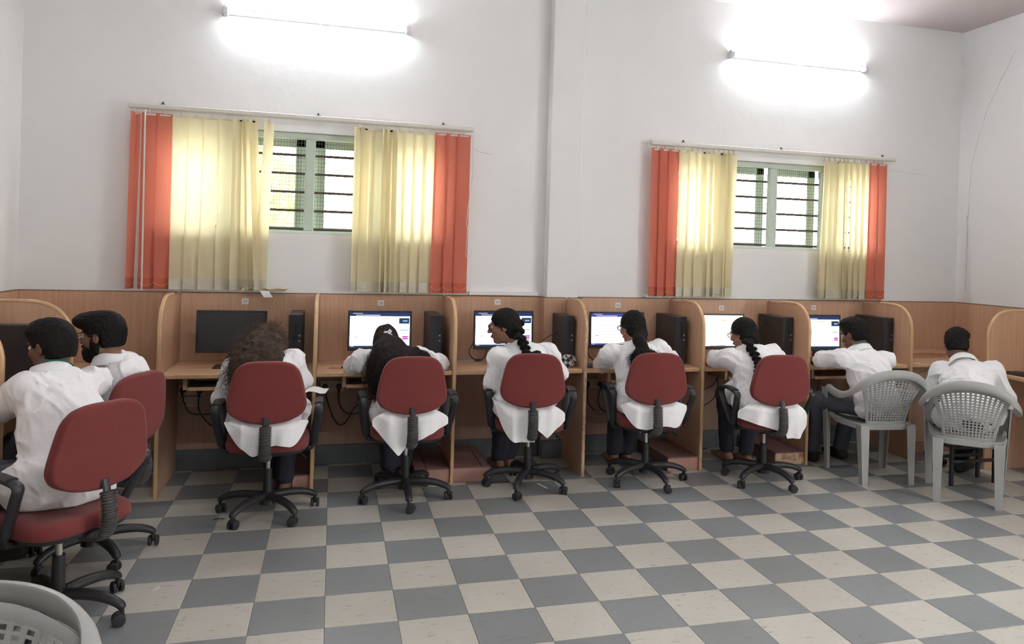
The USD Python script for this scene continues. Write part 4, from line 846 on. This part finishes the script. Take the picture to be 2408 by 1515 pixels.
def strands(mesh, n, L, w, mat, parent, seed, drop=(0, 0, -1), jit=.5, curl=0., name='loose_strands', zmax=9, xmax=9):
    r = np.random.default_rng(seed); tm = as_tm(mesh); p, fi = trimesh.sample.sample_surface(tm, n, seed=seed); nn = tm.face_normals[fi]; pts, cnt = [], []
    dr = nrm(drop)
    for i in range(n):
        if p[i][2] > zmax or p[i][0] > xmax: continue
        d = dr-nn[i]*(dr@nn[i])*.9+r.normal(0, jit*.4, 3); d = d/np.linalg.norm(d); o = p[i]+nn[i]*.0; l = L*r.uniform(.5, 1.3); k = 7; ph = r.uniform(0, 6.28); sv = np.cross(d, nn[i])
        for j in range(k):
            x = j/(k-1); pts.append(o+d*l*x+nn[i]*(.010*math.sin(x*math.pi)*r.uniform(.5, 1.5)+.012*x*x*jit)+curl*(sv*math.sin(ph+x*11)+nn[i]*math.cos(ph+x*11))*x)
        cnt.append(k)
    pp = path_of(parent); c = UsdGeom.BasisCurves.Define(stage, f'{pp}/{numbered(pp, name)}')
    c.CreateTypeAttr('linear'); c.CreatePointsAttr(Vt.Vec3fArray.FromNumpy(np.array(pts, np.float32))); c.CreateCurveVertexCountsAttr(cnt); c.CreateWidthsAttr([w]); c.SetWidthsInterpolation('constant')
    UsdShade.MaterialBindingAPI.Apply(c.GetPrim()).Bind(mat); c.GetPrim().SetCustomDataByKey('kind', 'stuff'); return c
def braid(parent, pts, r0, r1, mat, n=13, seed=0):
    P = spline(pts, n*2); P = P[np.linspace(0, len(P)-1, n).astype(int)]; T = np.gradient(P, axis=0); lo, hi = P.min(0)-.07, P.max(0)+.07; s = Solid(lo, hi, .0038)
    for i in range(n):
        t_ = nrm(T[i]); sd = nrm(np.cross(t_, V(*CAM)-P[i])); out_ = np.cross(sd, t_); r = r0+(r1-r0)*i/(n-1); g = 1 if i % 2 else -1
        m = np.array([nrm(sd*g*.75+t_*.65), nrm(np.cross(nrm(sd*g*.75+t_*.65), out_)), out_]); s.ell(P[i]+sd*g*r*.36, (r*1.0, r*.56, r*.72), .006, m)
    s.rough(lambda p: .0016*(meshkit.fbm(p*150, 2, seed)-.5)*2, .02)
    return obj('braid', s.mesh(), mat, parent, True)
def coat_tail(parent, chair, hem, top=.605, half=.21, y=-.243, seed=0, xo=0, folds=.007):
    """Back of the coat hanging behind the seat; hem(x) is the height of its lower edge in the chair's frame."""
    cx, cy, rz = chair; a = math.radians(rz); xs = np.linspace(-half+xo, half+xo, 41); P = []
    for x0_ in xs:
        row = []
        for j, f in enumerate(np.linspace(0, 1, 16)):
            x = xo+(x0_-xo)*(.60+.40*math.sin(min(1, f*1.5)*math.pi/2)); z = top+(hem(x0_)-top)*f; yy = -.19+(y+.19)*min(1, f*3.2)**.8+folds*math.sin(x*38+seed)*f+folds*.6*math.sin(x*83+seed*2+f*2)*f
            yy += .6*max(0, abs(x)-.13)
            row.append((cx+x*math.cos(a)-yy*math.sin(a), cy+x*math.sin(a)+yy*math.cos(a), z))
        P.append(row)
    return obj('coat_tail', sheet(np.array(P), .0035), SHIRT, parent, 60)
def glasses(parent, q, k, mat):
    for x in (-1, 1):
        ring = [q(x*.032+.022*math.cos(a), .106, .010+.017*math.sin(a)) for a in np.linspace(0, 2*math.pi, 24, endpoint=False)]
        fr = obj('glasses_rim', sweep(ring, .0023, 6, closed=True), mat, parent); obj('temple', sweep([q(x*.054, .104, .015), q(x*.076, .06, .016), q(x*.080, -.005, .012), q(x*.078, -.02, -.004)], .0016, 6), mat, fr)
    obj('glasses_bridge', sweep([q(-.011, .107, .014), q(0, .112, .018), q(.011, .107, .014)], .0016, 6), mat, parent)
P_W17 = dict(pel=(-0.345, 1.45, 0.6), neck=(-0.427, 1.72, 0.903), head=(-0.395, 1.86, 0.965), shL=(-0.576, 1.66, 0.835), shR=(-0.23, 1.7, 0.878), elL=(-0.635, 1.73, 0.642), wrL=(-0.5, 1.9, 0.69), elR=(-0.171, 1.72, 0.748), wrR=(-0.28, 1.9, 0.69), knL=(-0.45, 1.86, 0.565), knR=(-0.25, 1.86, 0.565), anL=(-0.34, 1.98, 0.09), anR=(-0.27, 1.86, 0.09), F=(0.35, 0.75, -0.55), U=(0.1, 0.5, 0.8))
P_W16 = dict(pel=(0.47, 1.6, 0.6), neck=(0.348, 1.82, 0.861), head=(0.35, 1.9, 0.958), shL=(0.193, 1.78, 0.868), shR=(0.558, 1.78, 0.881), elL=(0.135, 1.96, 0.797), wrL=(0.32, 2.1, 0.805), elR=(0.722, 1.96, 0.81), wrR=(0.56, 2.1, 0.805), knL=(0.37, 2.02, 0.56), knR=(0.57, 2.02, 0.56), anL=(0.4, 2.0, 0.09), anR=(0.5, 2.05, 0.09), F=(0, 0.95, -0.3))
P_W15 = dict(pel=(1.27, 1.68, 0.6), neck=(1.216, 1.74, 0.963), head=(1.127, 1.76, 1.088), shL=(1.077, 1.69, 0.89), shR=(1.44, 1.74, 0.915), elL=(1.044, 1.7, 0.717), wrL=(1.17, 1.92, 0.7), elR=(1.542, 1.82, 0.748), wrR=(1.42, 2.05, 0.805), knL=(1.2, 2.05, 0.56), knR=(1.38, 2.06, 0.56), anL=(1.2, 2.15, 0.09), anR=(1.28, 2.17, 0.09), F=(-0.95, 0.28, -0.16))
P_W14 = dict(pel=(2.14, 1.67, 0.6), neck=(2.086, 1.77, 0.943), head=(2.098, 1.85, 1.072), shL=(1.899, 1.75, 0.91), shR=(2.273, 1.76, 0.931), elL=(1.911, 1.97, 0.793), wrL=(2.05, 2.1, 0.805), elR=(2.44, 1.93, 0.83), wrR=(2.32, 2.12, 0.805), knL=(2.08, 2.05, 0.56), knR=(2.27, 2.05, 0.56), anL=(2.1, 2.15, 0.09), anR=(2.2, 2.15, 0.09), F=(-0.35, 0.9, -0.2))
P_W13 = dict(pel=(2.98, 1.52, 0.6), neck=(2.932, 1.7, 0.91), head=(2.954, 1.77, 1.034), shL=(2.785, 1.66, 0.874), shR=(3.155, 1.7, 0.903), elL=(2.785, 1.88, 0.835), wrL=(2.95, 2.04, 0.805), elR=(3.29, 1.84, 0.84), wrR=(3.16, 2.06, 0.805), knL=(2.9, 1.92, 0.56), knR=(3.12, 1.92, 0.56), anL=(3.02, 2.08, 0.09), anR=(3.13, 1.98, 0.09), F=(-0.42, 0.85, -0.25))
P_M12 = dict(pel=(3.9, 1.47, 0.56), neck=(3.89, 1.66, 0.923), head=(3.902, 1.74, 1.034), shL=(3.688, 1.6, 0.874), shR=(4.09, 1.62, 0.855), elL=(3.635, 1.76, 0.84), wrL=(3.72, 1.99, 0.805), elR=(4.2, 1.76, 0.8), wrR=(4.06, 2.02, 0.805), knL=(3.68, 1.84, 0.51), knR=(4.0, 1.88, 0.51), anL=(3.72, 1.98, 0.09), anR=(4.0, 2.0, 0.09), F=(-0.3, 0.9, -0.35))
P_MR = dict(pel=(4.29, 1.02, 0.56), neck=(4.503, 1.3, 0.885), head=(4.518, 1.38, 0.997), shL=(4.42, 1.42, 0.798), shR=(4.607, 1.12, 0.842), elL=(4.377, 1.46, 0.644), wrL=(4.58, 1.46, 0.7), elR=(4.701, 1.1, 0.636), wrR=(4.7, 1.32, 0.7), knL=(4.47, 1.42, 0.51), knR=(4.66, 1.26, 0.51), anL=(4.55, 1.62, 0.09), anR=(4.7, 1.5, 0.09), F=(0.55, 0.75, -0.4))
P_MA = dict(pel=(-1.1, 0.33, 0.6), neck=(-1.225, 0.62, 0.982), head=(-1.246, 0.68, 1.098), shL=(-1.271, 0.46, 0.95), shR=(-1.083, 0.74, 0.928), elL=(-1.447, 0.55, 0.81), wrL=(-1.7, 0.42, 0.805), elR=(-1.22, 1.0, 0.84), wrR=(-1.48, 1.02, 0.805), knL=(-1.44, 0.33, 0.56), knR=(-1.4, 0.5, 0.56), anL=(-1.5, 0.33, 0.09), anR=(-1.45, 0.48, 0.09), F=(-0.85, 0.48, -0.2))
P_MB = dict(pel=(-1.14, 0.99, 0.6), neck=(-1.103, 1.1, 0.977), head=(-1.144, 1.1, 1.101), shL=(-1.013, 0.95, 0.917), shR=(-1.076, 1.28, 0.928), elL=(-1.036, 0.9, 0.775), wrL=(-1.5, 0.88, 0.805), elR=(-1.28, 1.28, 0.82), wrR=(-1.55, 1.22, 0.805), knL=(-1.5, 1.03, 0.56), knR=(-1.46, 1.2, 0.56), anL=(-1.5, 1.03, 0.09), anR=(-1.48, 1.2, 0.09), F=(-0.95, 0.3, -0.12))

# woman at desk 17: bushy curly brown hair, writing in her lap
C17, C16, C15, C14, C13 = (-.345, 1.47, 0), (.475, 1.625, 2), (1.305, 1.71, -9), (2.165, 1.70, -8), (3.015, 1.55, -6)
P_W17.update(skirt=1, cutz=.490, hipw=.240, skin=0, sleeve=.55, seed=3, toe=(.1, .9, 0))
t, q, HA, A, co = person('person in a white coat bending low over desk 17', P_W17)
k = .96; s, q2 = hair_cap(P_W17['head'], HA, k, low=-.06, ext=[(P_W17['neck'], .36)])
hc, nk = V(*P_W17['head']), V(*P_W17['neck'])
L = person.lay; s.ell(hc+V(-.03, -.07, -.005), (.115, .11, .105), .04).ell(L(-.40, 1.6, .985, .03), (.12, .10, .09), .05).ell(L(-.43, 1.6, .92, .03), (.145, .085, .11), .05).ell(L(-.465, 1.6, .84, .03), (.125, .07, .11), .05).ell(L(-.49, 1.6, .76, .02), (.085, .05, .08), .05)
h = finish_hair(s, t, HAIRB, .021, 34, 5); strands(h_mesh := s.mesh(), 3200, .075, .0011, HAIRB, h, 4, drop=(-.25, -.3, -1), jit=.9, curl=.012, xmax=-.30)
glasses(t, q, k, STEEL); coat_tail(t, C17, lambda x: .455+.010*math.sin(x*26)-.035*math.exp(-((x+.06)/.05)**2)+12*max(0, abs(x)-.12)**2, half=.225, seed=1)
obj('paper_sheet', sheet(np.array([[(-.16+.13*i/4+.02*j/3, 1.50+.17*j/3, .705+.012*math.sin(i*1.3)+.01*i/4) for j in range(4)] for i in range(5)]), .001), PAPER, None, 30, label='white paper sheet poking out over the right armrest of the desk 17 chair', cat='paper')

# woman at desk 16: long wavy hair over her back, white flower clip
P_W16.update(skirt=1, cutz=.490, hipw=.240, skin=0, sleeve=.72, seed=5)
t, q, HA, A, co = person('person in a white coat with a white hair clip at desk 16', P_W16)
k = .96; s, q2 = hair_cap(P_W16['head'], HA, k, low=-.09, ext=[(P_W16['neck'], .42)])
hc = V(*P_W16['head'])
L = person.lay
s.chain([hc+V(0, -.06, -.02), L(.36, 1.66, .93, .015), L(.385, 1.62, .88, .02), L(.36, 1.6, .80, .02), L(.35, 1.58, .72, .02)], [.078, .095, .10, .09, .06], .05)
s.chain([hc+V(-.04, -.05, -.06), L(.295, 1.64, .90), L(.27, 1.62, .85), L(.262, 1.6, .78), L(.28, 1.6, .70)], [.05, .05, .05, .045, .03], .03)
s.chain([hc+V(.04, -.05, -.06), L(.44, 1.64, .91), L(.49, 1.62, .885), L(.50, 1.6, .84), L(.49, 1.6, .77)], [.05, .055, .05, .045, .03], .03)
s.chain([hc+V(.07, -.03, -.05), L(.52, 1.70, .925, .012), L(.585, 1.66, .905, .012), L(.61, 1.64, .87, .01), L(.60, 1.62, .83, .01)], [.035, .030, .026, .020, .010], .015)
h = finish_hair(s, t, HAIRW, .011, 30, 6, streak=(1, 1, .35)); strands(s.mesh(), 2600, .10, .0011, HAIRW, h, 6, drop=(0, -.2, -1), jit=.25, curl=.005, zmax=.95)
cl = obj('hair_clip', [sphere(q(.004+x, -.128, .040+z), (.014, .009, .011), 2) for x, z in ((-.016, .012), (-.018, -.012), (.006, .004), (.020, -.010), (.012, .020), (-.002, -.002))]+[sweep([q(.008, -.132, .045), q(.016, -.134, .075)], .005, 6), sweep([q(.015, -.13, .035), q(.042, -.124, .026)], .006, 6)], WHITEP, t)
coat_tail(t, C16, lambda x: (.335+1.15*abs(x+.075) if x < .03 else .42+.45*max(0, x-.03)), half=.232, seed=2)

# woman at desk 15: turned to the left, glasses, long braid
P_W15.update(skirt=1, cutz=.490, hipw=.238, skin=0, sleeve=.35, seed=7)
t, q, HA, A, co = person('person in a white coat and glasses, turned sideways at desk 15', P_W15)
k = .96; s, q2 = hair_cap(P_W15['head'], HA, k, low=-.075); r_, f_, u_ = HA; hc = V(*P_W15['head'])
s.ell(q2(-.0, -.070, -.045), (.066, .055, .065), .03, HA); s
h = finish_hair(s, t, HAIR, .003, 60, 7)
L = person.lay; bp = [q2(.03, -.10, .01), L(1.195, 1.6, 1.045), L(1.222, 1.6, .995), L(1.245, 1.6, .945), L(1.256, 1.6, .905)]; braid(t, bp, .036, .026, HAIR, 13, 1); e0 = bp[-1]
s = Solid(e0-.14, e0+.17, .004); s.cone(e0+V(0, 0, -.01), e0+V(.06, -.01, .0), .030, .036, .02).cone(e0+V(.06, -.01, 0), e0+V(.085, -.012, -.02), .034, .014, .02); finish_hair(s, t, HAIR, .006, 90, 8, 'braid_end', (.4, 1, 1))
glasses(t, q, k, INK); obj('earring', [sphere(q(x*.082, .0, -.038), .0055*k, 2) for x in (-1, 1)], GOLD, t)
coat_tail(t, C15, lambda x: (.365+11*max(0, -.10-x)**2 if x < .02 else .39+.9*abs(x-.10)), half=.24, xo=-.02, seed=3, folds=.010)

# woman at desk 14: ponytail with a frizzy bun
P_W14.update(skirt=1, cutz=.490, hipw=.238, skin=0, sleeve=.6, seed=9)
t, q, HA, A, co = person('person in a white coat leaning forward at desk 14', P_W14)
k = .96; s, q2 = hair_cap(P_W14['head'], HA, k, low=-.10, ext=[(P_W14['neck'], .30)]); hc = V(*P_W14['head'])
s.ell(q2(0, -.07, -.06), (.058, .045, .07), .03, HA)
L = person.lay
s.chain([q2(.0, -.085, -.06), L(2.045, 1.6, 1.01), L(2.073, 1.6, .968), L(2.088, 1.6, .925)], [.048, .038, .038, .04], .02)
s.ell(L(2.05, 1.6, .90), (.05, .04, .05), .03).ell(L(2.11, 1.6, .90), (.08, .045, .045), .03).ell(L(2.16, 1.6, .885), (.05, .035, .035), .03).ell(L(2.03, 1.6, .865), (.04, .035, .045), .03)
h = finish_hair(s, t, HAIR, .008, 60, 9); strands(s.mesh(), 2600, .045, .001, HAIR, h, 8, jit=.8, curl=.008, zmax=.945)
glasses(t, q, k, INK); obj('earring', [sphere(q(x*.082, .0, -.038), .0055*k, 2) for x in (-1, 1)], GOLD, t)
coat_tail(t, C14, lambda x: .43+.012*math.sin(x*24)+10*max(0, abs(x)-.12)**2, half=.232, seed=4)

# woman at desk 13: long braid
P_W13.update(skirt=1, cutz=.490, hipw=.240, skin=0, sleeve=.7, seed=11)
t, q, HA, A, co = person('person in a white coat leaning left at desk 13', P_W13)
k = .96; s, q2 = hair_cap(P_W13['head'], HA, k, low=-.10); s.ell(q2(0, -.07, -.05), (.06, .045, .06), .03, HA)
finish_hair(s, t, HAIR, .003, 60, 11)
L = person.lay; braid(t, [q2(.01, -.10, -.05), L(2.876, 1.58, .997), L(2.915, 1.58, .945), L(2.95, 1.58, .892), L(2.972, 1.58, .84), L(2.966, 1.58, .79), L(2.955, 1.58, .74)], .036, .020, HAIR, 19, 2)
glasses(t, q, k, INK); obj('earring', [sphere(q(x*.082, .0, -.038), .0055*k, 2) for x in (-1, 1)], GOLD, t)
coat_tail(t, C13, lambda x: (.48-.28*(x+.23) if x < .05 else .365+1.0*max(0, x-.15)), half=.25, xo=-.02, seed=5, folds=.009)

# men
def short_hair(t, D, HA, k, seed, ext=(), amp=.004, low=-.06, mat=None):
    s, q2 = hair_cap(D['head'], HA, k, low=low, side=.97)
    for p, r in ext: s.ell(q2(*p), V(*r)*k, .03, HA)
    r, f, u = HA; c = V(*D['head'])
    for x in (-1, 1): s.ell(q2(x*.085, .0, -.025), V(.03, .03, .035)*k, .012, HA, True)
    return finish_hair(s, t, mat or HAIR, amp, 75, seed)
P_M12.update(male=1, hipz=-.01,  skin=2, sleeve=.12, seed=13, lanyard=1, coatname='shirt', hipw=.185, toe=(0, 1, 0), cutz=None, tmat=TROUSG)
t, q, HA, A, co = person('person in a white short sleeved shirt with green lanyard at desk 12', P_M12); short_hair(t, P_M12, HA, 1, 14, [((0, .02, .095), (.08, .075, .045))], .007)
P_MR.update(male=1, skin=2, sleeve=.3, seed=15, coatname='shirt', hipw=.235, tmat=LEGB, cutz=.44)
t, q, HA, A, co = person('person in a white shirt hunched over in the right corner', P_MR); short_hair(t, P_MR, HA, 1, 16, [((.02, .03, .085), (.08, .07, .05))], .009)
P_MA.update(male=1, skin=2, sleeve=.95, seed=17, lanyard=1, coatname='shirt', hipw=.235, hipd=.17, hipz=-.045, tmat=TROUSG, amp=.010, cutz=.488)
t, q, HA, A, co = person('person in a white long sleeved shirt with a green lanyard nearest at left', P_MA); short_hair(t, P_MA, HA, 1, 18, [((0, .03, .085), (.078, .075, .05))], .005)
P_MB.update(male=1, skin=1, sleeve=.35, seed=19, coatname='shirt', hipw=.18, tmat=TROUSG, hump=(-1.03, 1.10, .84))
t, q, HA, A, co = person('person in a white shirt and glasses, in profile beside the left wall', P_MB); short_hair(t, P_MB, HA, 1, 20, [((0, .055, .085), (.075, .075, .045)), ((0, .10, .088), (.055, .04, .030))], .004)
s = Solid(V(*P_MB['head'])-.2, V(*P_MB['head'])+.2, .0045); s.ell(q(0, .045, -.075), (.062, .066, .050), .02, HA).ell(q(0, .075, -.105), (.03, .035, .028), .02, HA).ell(q(0, .104, -.044), (.028, .012, .007), .008, HA)
for x in (-1, 1): s.ell(q(x*.060, .01, -.045), (.016, .028, .05), .015, HA)
s.ell(q(0, .040, -.020), (.058, .072, .040), .006, HA, True); s.ell(q(0, .108, -.0585), (.022, .016, .008), .004, HA, True); finish_hair(s, t, HAIR, .003, 90, 21, 'beard')
glasses(t, q, 1, INK)
